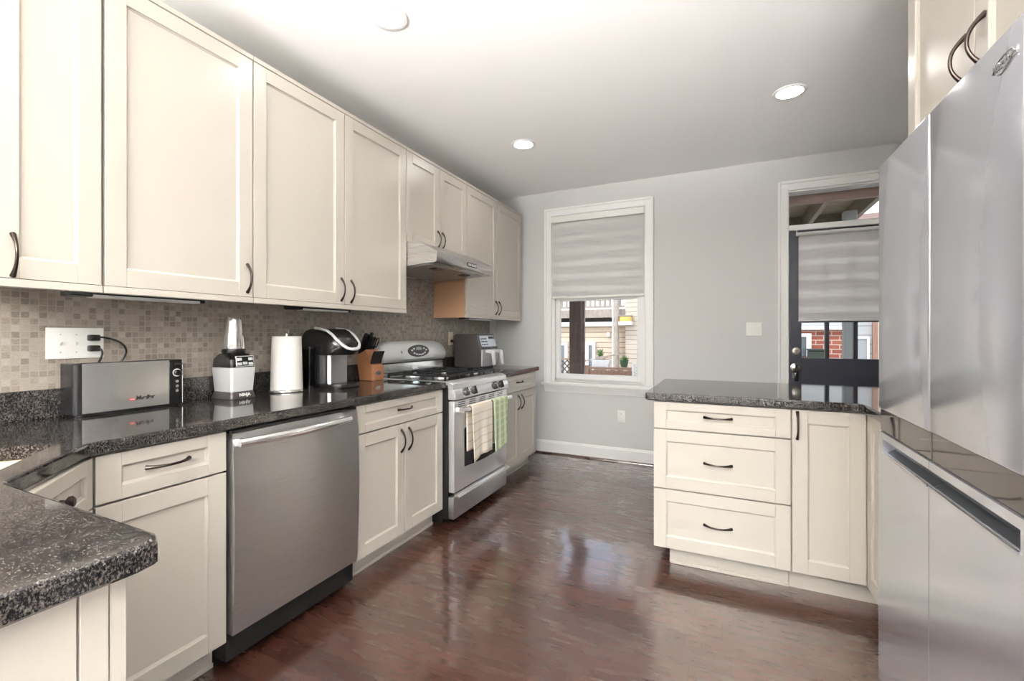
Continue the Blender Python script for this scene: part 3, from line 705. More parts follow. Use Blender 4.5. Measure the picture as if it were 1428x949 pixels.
for u, v in [(-.085, .004), (-.062, -.018), (-.035, -.026), (-.008, -.03), (.018, -.03), (.044, -.026), (.068, -.016), (.09, .004), (-.06, .016), (.062, .016)]:
    c = fo + FK.U * u + FK.V * v + FK.N * .004; m.hexa([c + FK.U * a * .009 + FK.V * b * .005 + FK.N * n for a, b, n in ((-1, -1, 0), (1, -1, 0), (1, -1, .002), (-1, -1, .002), (-1, 1, 0), (1, 1, 0), (1, 1, .002), (-1, 1, .002))], SILVERP)
build('buttons', m, dsp)
for u in (-.20, .165): build('console_light', M().lathe([(0, -.004), (.010, -.004), (.011, .002), (0, .003)], Vector((.137, 2.81, 1.09)) + FK.U * u + FK.N * 0.0, FK.N, DARKGREY, 16, 1.3, .55), con)
# control panel, knobs
m = M(); m.ext_y([(.656, .800), (.656, .867), (.694, .867), (.712, .835), (.712, .802)], RY0, RY1, RANGEST, .003); cp = build('control_panel', m, t)
for y in (2.535, 2.635, 2.935, 3.035):
    k = build('knob', M().lathe([(0, 0), (.030, 0), (.030, .004), (.030, .0045), (0, .0045)], (.706, y, .838), (1, 0, .35), SILVERP, 24).lathe([(0, .005), (.021, .005), (.019, .026), (.016, .030), (0, .030)], (.706, y, .838), (1, 0, .35), DARKGREY, 24), cp)
    build('grip', M().hexa([Vector((.706, y, .838)) + Vector((1, 0, .35)).normalized() * n + Vector((0, 1, 0)) * a * .006 + Vector((-.33, 0, .944)) * b * .026 for a, b, n in ((-1, -1, .012), (1, -1, .012), (1, -1, .042), (-1, -1, .042), (-1, 1, .012), (1, 1, .012), (1, 1, .042), (-1, 1, .042))], BLACKP, .002), k)
# oven door with vents
m = M(); m.box(.656, RY0 + .004, .212, .700, RY1 - .004, .792, RANGEST, .004, 2); od = build('oven_door', m, t)
for g in range(5):
    m = M()
    for r in range(3): m.box(.699, 2.475 + g * .137, .782 - r * .013 - .0045, .7013, 2.475 + g * .137 + .088, .782 - r * .013, BLACKM)
    build('vent', m, od)
m = M(); w = [(2.552, .365), (2.552, .60)]; pts = []
ylo, yhi = 2.55, 3.066
for i in range(9): a = i / 8; pts.append((ylo + (yhi - ylo) * a, .352 - .012 * sin(pi * a) + .0))
for i in range(13): a = 1 - i / 12; pts.append((ylo + (yhi - ylo) * a, .60 + .05 * sin(pi * a)))
m.ext_x(pts, .6995, .7022, BLACKP, .0); build('oven_window', m, od)
m = M(); pth = []
for i in range(21):
    s = -1 + i / 10; pth.append((.748, 2.808 + s * .355, .735))
m.tube(pth, .0135, STEELP, 14, flat=((0, 0, 1), 1.25)); m.box(.698, 2.455, .722, .748, 2.485, .752, STEELP, .004, 2); m.box(.698, 3.131, .722, .748, 3.161, .752, STEELP, .004, 2); build('handle', m, od)
m = M(); m.box(.656, RY0 + .002, .045, .696, RY1 - .002, .185, STEEL, .003, 2); dw = build('storage_drawer', m, t)
m = M(); m.ext_y([(.690, .186), (.690, .202), (.722, .192), (.726, .184), (.718, .182)], RY0 + .02, RY1 - .004, STEELP); build('drawer_lip', m, dw)

def towel(name, label, y0, y1, zfront, zback, mat, seed, flare):
    """cloth folded over the oven handle: outer and inner fall, with soft vertical pleats"""
    rnd = random.Random(seed); nu, per = 26, []
    R = .0215; zc = .735; xc = .748
    pathp = []
    nb = 10
    for i in range(nb): pathp.append((xc - R, zback + (zc - zback) * i / nb, 'b', 1 - i / nb))
    for i in range(9): a = pi - pi * i / 8; pathp.append((xc + R * cos(a), zc + R * sin(a) * 1.15, 't', 0))
    nf = 18
    for i in range(1, nf + 1): pathp.append((xc + R, zc - (zc - zfront) * i / nf, 'f', i / nf))
    ph = [rnd.uniform(0, 6.28) for _ in range(4)]
    tb = bmesh.new(); uvl = tb.loops.layers.uv.new('UVMap'); grid = []; arc = 0; prev = None; arcs = []
    for (x, z, k, f) in pathp:
        if prev: arc += math.hypot(x - prev[0], z - prev[1])
        prev = (x, z); arcs.append(arc); row = []
        for j in range(nu):
            s = j / (nu - 1); y = y0 + (y1 - y0) * s
            w = (sin(s * 9.0 + ph[0]) * .6 + sin(s * 17 + ph[1]) * .3) * .012 * f
            yy = (y0 + y1) / 2 + (y - (y0 + y1) / 2) * (1 - flare * f)
            xx = x + (max(w, -.012) + .006 * f if k == 'f' else (-abs(w) * .5 if k == 'b' else 0))
            zz = z - (.012 * sin(s * 4 + ph[2]) * f if k == 'f' else 0) + (flare * .25 * f * (s - .5) if k == 'f' else 0)
            row.append(tb.verts.new((max(xx, .7045), yy, zz)))
        grid.append(row)
    for i in range(len(grid) - 1):
        for j in range(nu - 1):
            f = tb.faces.new((grid[i][j], grid[i][j + 1], grid[i + 1][j + 1], grid[i + 1][j]))
            for lp, (a, b) in zip(f.loops, ((i, j), (i, j + 1), (i + 1, j + 1), (i + 1, j))): lp[uvl].uv = (b / (nu - 1) * (y1 - y0), arcs[a])
    bmesh.ops.recalc_face_normals(tb, faces=tb.faces[:])
    base = Vector(((.748), (y0 + y1) / 2, zfront))
    for v in tb.verts: v.co -= base
    me = bpy.data.meshes.new(name); tb.to_mesh(me); tb.free(); me.materials.append(mat)
    me.polygons.foreach_set('use_smooth', [True] * len(me.polygons))
    o = bpy.data.objects.new(name, me); C.objects.link(o); o.location = base
    md = o.modifiers.new('thick', 'SOLIDIFY'); md.thickness = .004; md.offset = 0
    return tag(o, label, 'towel')
towel('dish_towel', 'cream towel with tan stripes hanging from the oven handle', 2.535, 2.815, .405, .455, TOWEL, 3, .06)
towel('dish_towel', 'green checked towel hanging from the right end of the oven handle', 2.835, 3.065, .40, .425, TOWELG, 8, .02)

# ------------------------------------------------------------------ range hood
t = thing('range_hood', 'slim stainless range hood under the short wall cabinet', 'range hood', (.3, 2.805, 1.66))
m = M(); m.ext_y([(.0095, 1.836), (.41, 1.836), (.57, 1.757), (.572, 1.752), (.572, 1.692), (.552, 1.684), (.035, 1.658), (.0095, 1.658)], 2.421, 3.189, STEELV, .0015); build('shell', m, t)
m = M(); ns = 44
for i in range(ns):
    y = 2.45 + .71 * i / ns
    m.hexa([(.06, y, 1.654), (.50, y, 1.676), (.50, y + .009, 1.676), (.06, y + .009, 1.654), (.06, y, 1.6595), (.50, y, 1.6815), (.50, y + .009, 1.6815), (.06, y + .009, 1.6595)], STEELP)
build('filter', m, t)
for y in (2.62, 2.99): build('filter_latch', M().box(.40, y - .045, 1.668, .46, y + .045, 1.676, BLACKP, .003), t)

m = M(); m.box(.5715, 2.80, 1.708, .575, 2.935, 1.738, BLACKP, .002); bp = build('button_panel', m, t)
m = M()
for i in range(5): m.box(.5745, 2.808 + i * .025, 1.714, .577, 2.826 + i * .025, 1.732, SILVERP, .001)
build('buttons', m, bp)

# ------------------------------------------------------------------ fridge
FX = 2.72
t = thing('refrigerator', 'tall satin steel four door refrigerator at the right edge', 'refrigerator', (3.1, 1.507, 0))
build('body', M().box(2.80, 1.095, .02, 3.58, 1.920, 1.775, DARKGREY, .003).box(2.85, 1.11, 0, 3.5, 1.90, .02, BLACKM), t)
for a, b in ((1.093, 1.4985), (1.5045, 1.922)):
    d = build('upper_door', M().box(FX, a, .966, 2.795, b, 1.784, FRIDGE, .006, 3), t)
    g = build('glass_band', M().box(FX + .006, a + .001, .8935, 2.79, b - .001, .9655, SMOKE, .001), t)
    m = M(); far = b > 1.6
    c0, c1 = (a + .012, b) if not far else (a, b - .047)
    sol = [(FX, .05), (2.795, .05), (2.795, .892), (FX, .892)]
    chan = [(FX, .05), (2.795, .05), (2.795, .892), (FX, .892), (FX, .871), (FX + .030, .868), (FX + .036, .858), (FX + .034, .838), (FX + .012, .826), (FX + .004, .832), (FX, .830)]
    m.ext_y(chan, c0, c1, FRIDGE)
    if far: m.box(FX, c1, .05, 2.795, b, .892, FRIDGE)
    else: m.box(FX, a, .05, 2.795, c0, .892, FRIDGE)
    ld = build('lower_door', m, t)
    build('grip_lip', M().tube([(FX - .0005, c0 + .001, .829), (FX - .0005, c1 - .001, .829)], .003, CHROME, 8), ld)
    m = M(); m.ext_y([(FX + .0285, .8675), (FX + .0345, .857), (FX + .0325, .839), (FX + .011, .8275), (FX + .012, .8265), (FX + .0345, .838), (FX + .0365, .858), (FX + .0305, .869)], c0 + .001, c1 - .001, plain('grip_grey', lin(96, 100, 106), .3, .8)); build('grip_channel', m, ld)
build('badge', M().box(FX - .0012, 1.108, 1.712, FX + .001, 1.110, 1.714, CHROME), t)
badge = text('badge_lettering', 'Whirlpool', .0205, (FX - .0012, 1.199, 1.719), (0, -1, 0), (0, 0, 1), CHROME, t, .35, .0012, .0002)
m = M(); pth = [(FX - .0015, 1.155 + .034 * cos(a), 1.724 + .014 * sin(a) + .30 * -(.034 * cos(a)) * .5) for a in [pi * .15 + 1.55 * pi * i / 20 for i in range(21)]]; m.tube(pth, .0012, CHROME, 6); build('badge_ring', m, t)

# ------------------------------------------------------------------ recessed lights
def can(label, x, y, lens):
    t = thing('recessed_light', label, 'ceiling light', (x, y, CZ), 'recessed ceiling lights')
    m = M(); m.lathe([(.070, -.004), (.072, -.007), (.086, -.006), (.092, -.0005), (.070, -.0005)], (x, y, CZ), (0, 0, 1), TRIM, 40); build('trim_ring', m, t)
    m = M(); m.lathe([(0, -.009), (.04, -.0085), (.066, -.0065), (.0705, -.003), (.0705, -.001), (0, -.001)], (x, y, CZ), (0, 0, 1), lens, 40); build('lens', m, t)
can('lit recessed ceiling light nearest the camera, above the toaster side', .846, 1.636, LENS)
can('lit recessed ceiling light above the range side near the window', .848, 3.177, LENS)
can('lit recessed ceiling light above the peninsula near the door', 2.60, 3.173, LENS)
can('warm recessed ceiling light above the corner sink', .80, .10, LENSW)

# ------------------------------------------------------------------ plates and outlets
t = thing('switch_plate', 'white three gang switch and outlet plate on the mosaic behind the toaster', 'switch plate', (.012, .848, 1.184))
build('plate', M().box(.0095, .763, 1.126, .0145, .933, 1.242, WHITEP, .002, 2), t)
for y in (.803, .849):
    k = build('toggle', M().box(.0145, y - .006, 1.168, .016, y + .006, 1.198, WHITEP), t); build('lever', M().hexa([(.0155, y - .004, 1.176), (.0155, y + .004, 1.176), (.028, y + .0035, 1.188), (.028, y - .0035, 1.188), (.0155, y - .004, 1.186), (.0155, y + .004, 1.186), (.028, y + .0035, 1.194), (.028, y - .0035, 1.194)], WHITEP), k)
for z in (1.203, 1.163): build('socket', M().lathe([(0, 0), (.017, 0), (.016, .0012), (0, .0012)], (.0145, .895, z), (1, 0, 0), WHITEP, 20), t)
m = M()
for y in (.803, .849):
    for z in (1.150, 1.216): m.lathe([(0, 0), (.003, 0), (.002, .001), (0, .001)], (.0145, y, z), (1, 0, 0), NICKEL, 8)
build('screws', m, t)
def bez(P, n=20):
    out = []
    for i in range(n + 1):
        s = i / n; Q = [Vector(p) for p in P]
        while len(Q) > 1: Q = [a.lerp(b, s) for a, b in zip(Q, Q[1:])]
        out.append(Q[0])
    return out
def cord(label, z, pts):
    t = thing('power_cord', label, 'power cord', (.03, .895, z))
    build('plug', M().box(.0162, .878, z - .013, .045, .912, z + .011, BLACKP, .005, 2), t); build('cable', M().tube(bez(pts), .0038, BLACKP, 10), t)
cord('black power cord looping from the upper socket of the switch plate', 1.205, [(.042, .905, 1.207), (.058, .955, 1.205), (.062, 1.02, 1.17), (.024, 1.03, 1.13), (.014, .95, 1.07), (.0175, .92, 1.03)])
cord('black power cord dropping from the lower socket of the switch plate', 1.164, [(.042, .905, 1.163), (.052, .922, 1.158), (.045, .92, 1.12), (.025, .895, 1.09), (.0175, .885, 1.03)])
t = thing('wall_outlet', 'almond outlet with a black plug on the mosaic beside the air fryer', 'outlet', (.01, 3.47, 1.18))
build('plate', M().box(.0095, 3.41, 1.122, .0145, 3.485, 1.24, ALMOND, .002), t)
build('plug', M().box(.0145, 3.435, 1.148, .035, 3.462, 1.172, BLACKP, .004), t)
t = thing('switch_plate', 'white double switch plate on the grey wall between window and door', 'switch plate', (2.471, BY, 1.265))
build('plate', M().box(2.412, BY - .005, 1.208, 2.532, BY - .0003, 1.322, WHITEP, .002, 2), t)
for x in (2.449, 2.495):
    k = build('toggle', M().box(x - .006, BY - .0065, 1.25, x + .006, BY - .005, 1.28, WHITEP), t); build('lever', M().box(x - .004, BY - .018, 1.258, x + .004, BY - .0065, 1.267, WHITEP, .001), k)
t = thing('wall_outlet', 'white duplex outlet low on the grey wall below the window', 'outlet', (1.35, BY, .436))
build('plate', M().box(1.314, BY - .005, .380, 1.386, BY - .0003, .492, WHITEP, .002, 2), t)
for z in (.418, .456):
    k = build('socket', M().lathe([(0, 0), (.0165, 0), (.0155, .0018), (0, .0018)], (1.35, BY - .005, z), (0, -1, 0), WHITEP, 20), t)
    build('slots', M().box(1.343, BY - .0074, z - .003, 1.345, BY - .0067, z + .006, BLACKM).box(1.355, BY - .0074, z - .003, 1.357, BY - .0067, z + .006, BLACKM), k)

# ------------------------------------------------------------------ toaster
GT = GZ1
t = thing('toaster', 'long stainless toaster with black ends on the worktop', 'toaster', (.082, .98, GT))
def toast_sec(y, hx, x0=.084):
    return y
m = M(); outl = [(x + .0055 * max(0, 1 - ((y - .975) / .165) ** 2) if x > .11 else x, y) for x, y in round_rect(.080, .975, .048, .172, .020, 6)]
i0 = max(range(len(outl)), key=lambda i: outl[i][0] * (outl[i][1] < .85) ); run = [(.128 + .0055 * (1 - ((y - .975) / .165) ** 2), y) for y in [.825 + .30 * k / 16 for k in range(1, 16)]]
outl = outl[:7][::1] + outl[7:21] + outl[21:] + run; m.ext_z(outl, .926, 1.108, STEELP, .0); build('shell', m, t, angle=40)
m = M(); m.ext_z(round_rect(.082, .975, .0465, .170, .020), .916, .926, BLACKP); build('base', m, t)
for y in (.82, 1.13):
    for x in (.055, .11): build('foot', M().cyl((x, y, GT + .0003), (x, y, .9158), .008, .008, BLACKM, 12), t)
m = M(); m.ext_z([(.034, .7955), (.118, .7955), (.126, .799), (.1305, .81), (.1305, .822), (.034, .822)], .922, 1.110, BLACKP, .002); build('end_cap', m, t)
m = M(); m.ext_z([(.034, 1.105), (.1325, 1.105), (.1325, 1.148), (.128, 1.157), (.034, 1.158)], .922, 1.110, BLACKP, .002); ec = build('control_end', m, t)
build('edge_strip', M().box(.120, 1.1575, .924, .1295, 1.160, 1.108, STEELP, .001), ec)
kk = build('dial', M().lathe([(0, 0), (.013, 0), (.0125, .010), (.010, .013), (0, .013)], (.1325, 1.134, 1.055), (1, 0, 0), BLACKP, 24), ec)
build('dial_mark', M().lathe([(.0135, 0), (.0165, 0), (.0165, .0008), (.0135, .0008)], (.1325, 1.134, 1.055), (1, 0, 0), SILVERP, 24), ec)
build('lever', M().box(.1325, 1.122, 1.086, .142, 1.146, 1.096, BLACKM, .002), ec)
for z in (1.018, .998, .978): build('button', M().lathe([(0, 0), (.0062, 0), (.0058, .003), (0, .003)], (.1325, 1.134, z), (1, 0, 0), CHROME, 16), ec)
m = M(); m.box(.062, .83, 1.1075, .070, 1.09, 1.1095, BLACKM); m.box(.094, .83, 1.1075, .102, 1.09, 1.1095, BLACKM); build('slot', m, t)
text('lettering', 'Mueller', .021, (.1342, .985, .958), (0, 1, 0), (0, 0, 1), BLACKM, t, .15, .0003, .0007)
build('logo_mark', M().box(.1330, .964, .9575, .1342, .983, .9655, RED).box(.1341, .966, .9605, .1345, .981, .9625, WHITEP), t)['label'] = 'red and white logo'

# ------------------------------------------------------------------ blender
bx, by_ = .110, 1.396
t = thing('blender', 'countertop blender with tapered steel cup beside the paper towels', 'blender', (bx, by_, GT))
def rs(hx, hy, r, z, ox=0, oy=0): return [(x, y, z) for x, y in round_rect(bx + ox, by_ + oy, hx, hy, r, 4)]
m = M(); m.loft([rs(.075, .062, .014, .9142), rs(.076, .063, .014, .918), rs(.069, .057, .014, .948)], DARKGREY); bs = build('base', m, t)
text('lettering', 'NINJA', .020, (bx + .0755, by_ - .022, .926), (0, 1, 0), (-.2, 0, 1), WHITEP, bs, 0, .0004, .0006)
m = M(); m.loft([rs(.068, .056, .014, .9485), rs(.076, .063, .014, 1.058), rs(.074, .061, .014, 1.0615)], SILVERP); build('motor_housing', m, t)
m = M(); m.loft([rs(.074, .061, .016, 1.062), rs(.072, .06, .018, 1.10), rs(.056, .052, .03, 1.124), rs(.046, .046, .04, 1.128)], BLACKP); hd = build('control_head', m, t)
FB = Fr((bx, by_, 0), (0, 1, 0), (1, 0, .15)); FB.V = Vector((-.16, 0, 1)).normalized(); FB.N = Vector((1, 0, .16)).normalized()
c0 = Vector((bx + .0745, by_ + .004, 1.090))
def pl(m, c, fr, u0, u1, v0, v1, n0, n1, mat, bev=.001): return m.hexa([c + fr.U * u + fr.V * v + fr.N * n for u, v, n in ((u0, v0, n0), (u1, v0, n0), (u1, v0, n1), (u0, v0, n1), (u0, v1, n0), (u1, v1, n0), (u1, v1, n1), (u0, v1, n1))], mat, bev)
pn = build('button_panel', pl(pl(M(), c0, FB, -.042, .046, -.024, .026, -.006, .001, SILVERP), c0, FB, -.039, .043, -.021, .023, -.006, .002, BLACKP), hd)
for (u, v) in ((-.026, .01), (.028, .01), (-.026, -.012), (0, -.009), (.028, -.012)): build('button', pl(M(), c0, FB, u - .011, u + .011, v - .0065, v + .0065, .001, .0035, SILVERP, .0008), pn)
build('collar', M().lathe([(0, 0), (.050, 0), (.052, .006), (.051, .016), (.046, .02), (0, .02)], (bx, by_, 1.1285), (0, 0, 1), BLACKP, 36), t)
build('cup', M().lathe([(0, 0), (.046, 0), (.0475, .004), (.037, .105), (.0355, .128), (.0352, .148), (.034, .1505), (0, .151)], (bx, by_, 1.149), (0, 0, 1), STEELP, 48), t)

# ------------------------------------------------------------------ paper towels
px, py = .128, 1.672
t = thing('paper_towel_holder', 'round steel paper towel stand with wire loop top', 'towel holder', (px, py, GT))
build('base', M().lathe([(0, 0), (.086, 0), (.088, .004), (.086, .010), (.07, .0125), (0, .0125)], (px, py, GT + .0003), (0, 0, 1), STEELP, 48), t)
m = M(); loop = [(px + .013 * s_, py, 1.225 + zz) for s_, zz in ((-1, -.3), (-1, 0), (-.92, .012), (-.6, .022), (0, .026), (.6, .022), (.92, .012), (1, 0), (1, -.3))]; m.tube(loop, .0028, CHROME, 8); build('wire_loop', m, t); build('pole', M().cyl((px, py, .9267), (px, py, 1.222), .007, .007, STEELP, 16), t)
o = build('paper_towel_roll', M().lathe([(.021, 0), (.078, 0), (.079, .003), (.072, .278), (.0705, .28), (.021, .28)], (px, py, .9275), (0, 0, 1), PAPER, 48, ring=True), None, loc=(px, py, .9275))
tag(o, 'white paper towel roll on the steel stand', 'paper towels')

# ------------------------------------------------------------------ coffee maker
t = thing('coffee_maker', 'black single serve coffee maker with silver arched lever', 'coffee maker', (.2, 1.93, GT))
ky0, ky1 = 1.835, 2.035; km = (ky0 + ky1) / 2
def D(xb, xf, y0, y1, r, z, n=8):
    """plan outline, square at the back and rounded at the front"""
    P = [(xb, y1, z), (xb, y0, z)]; c = (y0 + y1) / 2; hy = (y1 - y0) / 2; r = min(r, hy)
    for i in range(n + 1): a = -pi / 2 + pi / 2 * i / n; P.append((xf - r + r * cos(a), y0 + r + r * sin(a), z))
    for i in range(n + 1): a = pi / 2 * i / n; P.append((xf - r + r * cos(a), y1 - r + r * sin(a), z))
    return P
m = M(); m.loft([D(.06, .322, ky0 + .01, ky1, .06, .9142), D(.06, .326, ky0 + .01, ky1, .06, .92), D(.06, .322, ky0 + .01, ky1, .06, .938)], BLACKP); build('base', m, t)
m = M(); m.loft([D(.055, .215, ky0, ky1, .055, .9385), D(.055, .215, ky0, ky1, .055, 1.10)], BLACKP); build('column', m, t)
m = M(); m.ext_z([(.2155, ky0 + .03), (.232, ky0 + .04), (.238, km), (.232, ky1 - .04), (.2155, ky1 - .03)], .939, 1.10, STEEL); build('back_plate', m, t)['label'] = 'grey metal back plate of the brewing bay'
secs = []
for z, xb, xf, g in ((1.1005, .05, .30, .0), (1.115, .045, .318, 0), (1.15, .042, .332, 0), (1.185, .042, .322, .002), (1.215, .045, .29, .008), (1.238, .055, .245, .02), (1.25, .075, .20, .04)): secs.append(D(xb, xf, ky0 + g, ky1 - g, .085, z))
m = M(); m.loft(secs, BLACKP); hd = build('brew_head', m, t, angle=60)
# silver horseshoe lever draped over the head
m = M(); L = []
for s in (-1, 1):
    seq = [(.13, .078, 1.253), (.175, .079, 1.248), (.225, .080, 1.238), (.265, .080, 1.215), (.295, .077, 1.188), (.322, .066, 1.160), (.338, .045, 1.142), (.346, .018, 1.135)]
    L.append([(x, km + s * w, z) for x, w, z in seq])
m.tube(L[0] + L[1][::-1], [.010] * 8 + [.010] * 8, SILVERP, 12, flat=((0, 0, 1), .75)); build('lever', m, hd)
m = M(); sx = [(.215, 1.246), (.25, 1.231), (.285, 1.203), (.315, 1.172), (.330, 1.152)]
m.loft([[(x, km - .062, z - .012), (x, km + .062, z - .012), (x, km + .060, z + .003), (x, km - .060, z + .003)] for x, z in sx], BLACKP); lid = build('lid', m, hd)
m = M()
for q, w in ((.6, .022), (.6, -.022)): m.lathe([(0, 0), (.011, 0), (.010, .003), (0, .0035)], (.302, km + w, 1.190), (.7, 0, .72), CHROME, 20)
build('buttons', m, lid)
m = M(); m.ext_z(round_rect(.115, ky0 - .0235, .045, .022, .012, 4), .93, 1.135, TANK); tk = build('water_tank', m, t)
build('tank_base', M().ext_z(round_rect(.115, ky0 - .0235, .043, .0215, .012, 4), .9142, .9297, BLACKP), tk); build('tank_lid', M().ext_z(round_rect(.115, ky0 - .0235, .047, .0225, .012, 4), 1.1353, 1.15, BLACKP), tk)

# ------------------------------------------------------------------ knife block
kx, ky = .10, 2.325
t = thing('knife_block', 'honey wood knife block beside the coffee maker', 'knife block', (kx, ky, GT))
m = M(); m.ext_y([(.06, .9142), (.172, .9142), (.172, 1.003), (.155, 1.016), (.118, 1.12), (.02 + .012, 1.078), (.055, .96)], 2.272, 2.382, KNIFEW, .003); build('block', m, t)
m = M(); tb = bmesh.new(); ov = [tb.verts.new((.1732, 2.327 + .026 * cos(a), .962 + .012 * sin(a))) for a in [2 * pi * i / 28 for i in range(28)]]; ov2 = [tb.verts.new((.1715, v.co.y, v.co.z)) for v in ov]; tb.faces.new(ov)
for i in range(28): tb.faces.new((ov[i], ov2[i], ov2[(i + 1) % 28], ov[(i + 1) % 28]))
build('emblem', m.add(tb, CHROME), t)
dirn = Vector((.42, 0, .9)).normalized()
def knife(label, x, y, z, L, w, th, group, kind='knife', d=dirn):
    t2 = thing(kind, label, kind, (x, y, z), group)
    p0 = Vector((x, y, z)); s = Vector((0, 1, 0)); n = d.cross(s).normalized(); m = M(); secs = []
    for k, (f, ww) in enumerate(((0.02, .8), (.1, 1.0), (.35, .86), (.6, .92), (.85, 1.05), (.97, 1.0), (1.0, .7))):
        c = p0 + d * L * f + n * (.004 * sin(f * 3)); secs.append([c + s * (a * th / 2) + n * (b * w / 2 * ww) for a, b in ((-1, -.7), (-.6, -1), (.6, -1), (1, -.7), (1, .7), (.6, 1), (-.6, 1), (-1, .7))])
    m.loft(secs, BLACKP); build('grip', m, t2, angle=60)
    m = M(); c = p0 + d * .001
    m.hexa([c + s * a * th * .3 + n * b * w * .38 + d * h for a, b, h in ((-1, -1, 0), (1, -1, 0), (1, 1, 0), (-1, 1, 0), (-1, -1, L * .03), (1, -1, L * .03), (1, 1, L * .03), (-1, 1, L * .03))], CHROME); build('bolster', m, t2)
    for f in (.35, .6): pass
    return t2
GK = 'knives standing in the block'
row = [(.066, 1.095, .145), (.092, 1.108, .120)]
# the slot face runs from (.032,1.078) to (.118,1.12)
big = [(2.288, .05, 1.087, .150, .030, .018), (2.306, .055, 1.09, .140, .028, .016), (2.326, .060, 1.092, .150, .024, .014), (2.346, .06, 1.092, .120, .026, .015), (2.366, .06, 1.092, .105, .022, .015),
       (2.29, .094, 1.109, .115, .024, .016), (2.312, .096, 1.110, .105, .022, .014), (2.334, .096, 1.110, .10, .02, .014)]
KL = ['large black handled knife in the back row of the block, nearest the coffee maker', 'black handled knife second in the back row of the block', 'tall slim sharpening handle in the middle of the back row', 'black handled knife fourth in the back row of the block', 'short black handled knife at the range end of the back row',
      'black handled knife in the middle row of the block, nearest the coffee maker', 'black handled knife second in the middle row of the block', 'black handled knife third in the middle row of the block']
for (y, x, z, L_, w, th), lb in zip(big, KL): knife(lb, x, y, z, L_, w, th, GK)
m = M(); t2 = thing('scissors', 'black handled kitchen scissors at the range end of the knife block', 'scissors', (.096, 2.362, 1.11), None)
for s in (-1, 1):
    c = Vector((.096, 2.362, 1.112)) + dirn * .055; rg = [c + dirn * .034 * cos(a) + Vector((0, 1, 0)) * (s * .012 + .012 * sin(a)) for a in [2 * pi * i / 20 for i in range(21)]]
    m.tube(rg, .0035, BLACKP, 8)
m.tube([(.0965, 2.362, 1.112), Vector((.096, 2.362, 1.112)) + dirn * .03], .005, BLACKP, 8); build('grips', m, t2)
for i in range(6):
    y = 2.284 + i * .0172
    knife('slim black handled steak knife in the front row of the block', .150, y, 1.021, .092, .0125, .0095, 'steak knives in the front row', 'steak_knife', Vector((.36, 0, .93)).normalized())

# ------------------------------------------------------------------ air fryer
t = thing('air_fryer', 'grey two basket air fryer with long handles on the far worktop', 'air fryer', (.22, 3.56, GT))
ay0, ay1 = 3.40, 3.715
m = M(); m.ext_y([(.085, .932), (.335, .932), (.345, .94), (.352, 1.095), (.315, 1.215), (.30, 1.222), (.09, 1.222), (.08, 1.21), (.08, .94)], ay0, ay1, DARKGREY, .006, 2); build('housing', m, t, angle=40)
m = M()
m.ext_z(round_rect(.215, 3.5575, .11, .13, .02), .9142, .932, BLACKM); build('foot', m, t)
build('top_trim', M().box(.10, ay0 + .012, 1.2215, .305, ay1 - .012, 1.2265, CHROME, .002), t)
FA = Fr((.352, 0, 1.095), (0, 1, 0), (1, 0, 0)); FA.V = Vector((-.037, 0, .12)).normalized(); FA.N = Vector((.12, 0, .037)).normalized()
ca = Vector((.352, 3.5575, 1.095))
pn = build('control_panel', pl(M(), ca, FA, -.135, .135, .016, .118, -.004, .003, plain('panel_silver', lin(172, 176, 178), .25, .3)), t)
m = M()
for r in range(3):
    for cc in range(4): pl(m, ca, FA, -.125 + cc * .028, -.105 + cc * .028, .03 + r * .026, .042 + r * .026, .002, .004, BLACKP, .0005)
pl(m, ca, FA, .02, .12, .088, .108, .002, .004, BLACKP, .0005); build('button', m, pn)
for y in (3.4795, 3.6355):
    b = build('basket', M().box(.34, y - .074, .94, .362, y + .074, 1.088, plain('basket_grey', lin(150, 150, 152), .3, .3), .006, 2), t)
    h = M(); h.ext_y([(.360, 1.060), (.360, 1.082), (.425, 1.082), (.436, 1.07), (.446, .955), (.432, .952), (.420, 1.058)], y - .004 - .014, y + .018, SILVERP, .003); build('handle', h, b)

# ------------------------------------------------------------------ outside
struct(build('ground', M().box(-30, BY + .15, -.75, 40, 60, -.7, CONCRETE)))
t = thing('porch_roof', 'timber deck overhead with dark joists, seen through the door transom', 'deck roof', (1.5, 5.5, 2.55))
m = M()
for i in range(14): m.box(-1.5, 4.62 + i * .15, 2.695, 3.64, 4.62 + i * .15 + .142, 2.72, BOARDW)
m.box(-1.5, 4.505, 2.695, 3.64, 4.61, 2.72, BOARDW); build('decking', m, t)
for x in (-1.2, -.75, -.3, .15, .6, 1.05, 1.5, 1.95, 2.40, 2.82, 3.14, 3.56): build('joist', M().box(x - .022, 4.56, 2.50, x + .022, 6.66, 2.694, JOISTW), t)
build('ledger', M().box(-1.5, 4.505, 2.325, 3.64, 4.559, 2.694, LEDGERW), t)
build('rim_beam', M().box(-1.5, 6.661, 2.50, 3.64, 6.70, 2.72, JOISTW), t)
def post(label, x, y, s, top, mat):
    t = thing('porch_post', label, 'post', (x, y, -.7)); build('shaft', M().box(x - s / 2, y - s / 2, -.7, x + s / 2, y + s / 2, top, mat, .004), t)
    build('base_plate', M().box(x - s / 2 - .02, y - s / 2 - .02, -.699, x + s / 2 + .02, y + s / 2 + .02, -.66, DKGREEN), t)
    build('corner_bead', M().box(x + s / 2 + .001, y + s / 2 - .03, -.6, x + s / 2 + .018, y + s / 2, top, RAILW), t); return t
post('thick dark brown porch post seen through the window', .52, 5.62, .15, 2.498, POSTW)
post('grey porch post seen through the door panes', 3.42, 5.75, .11, 2.498, plain('grey_post_paint', lin(150, 152, 150), .6))
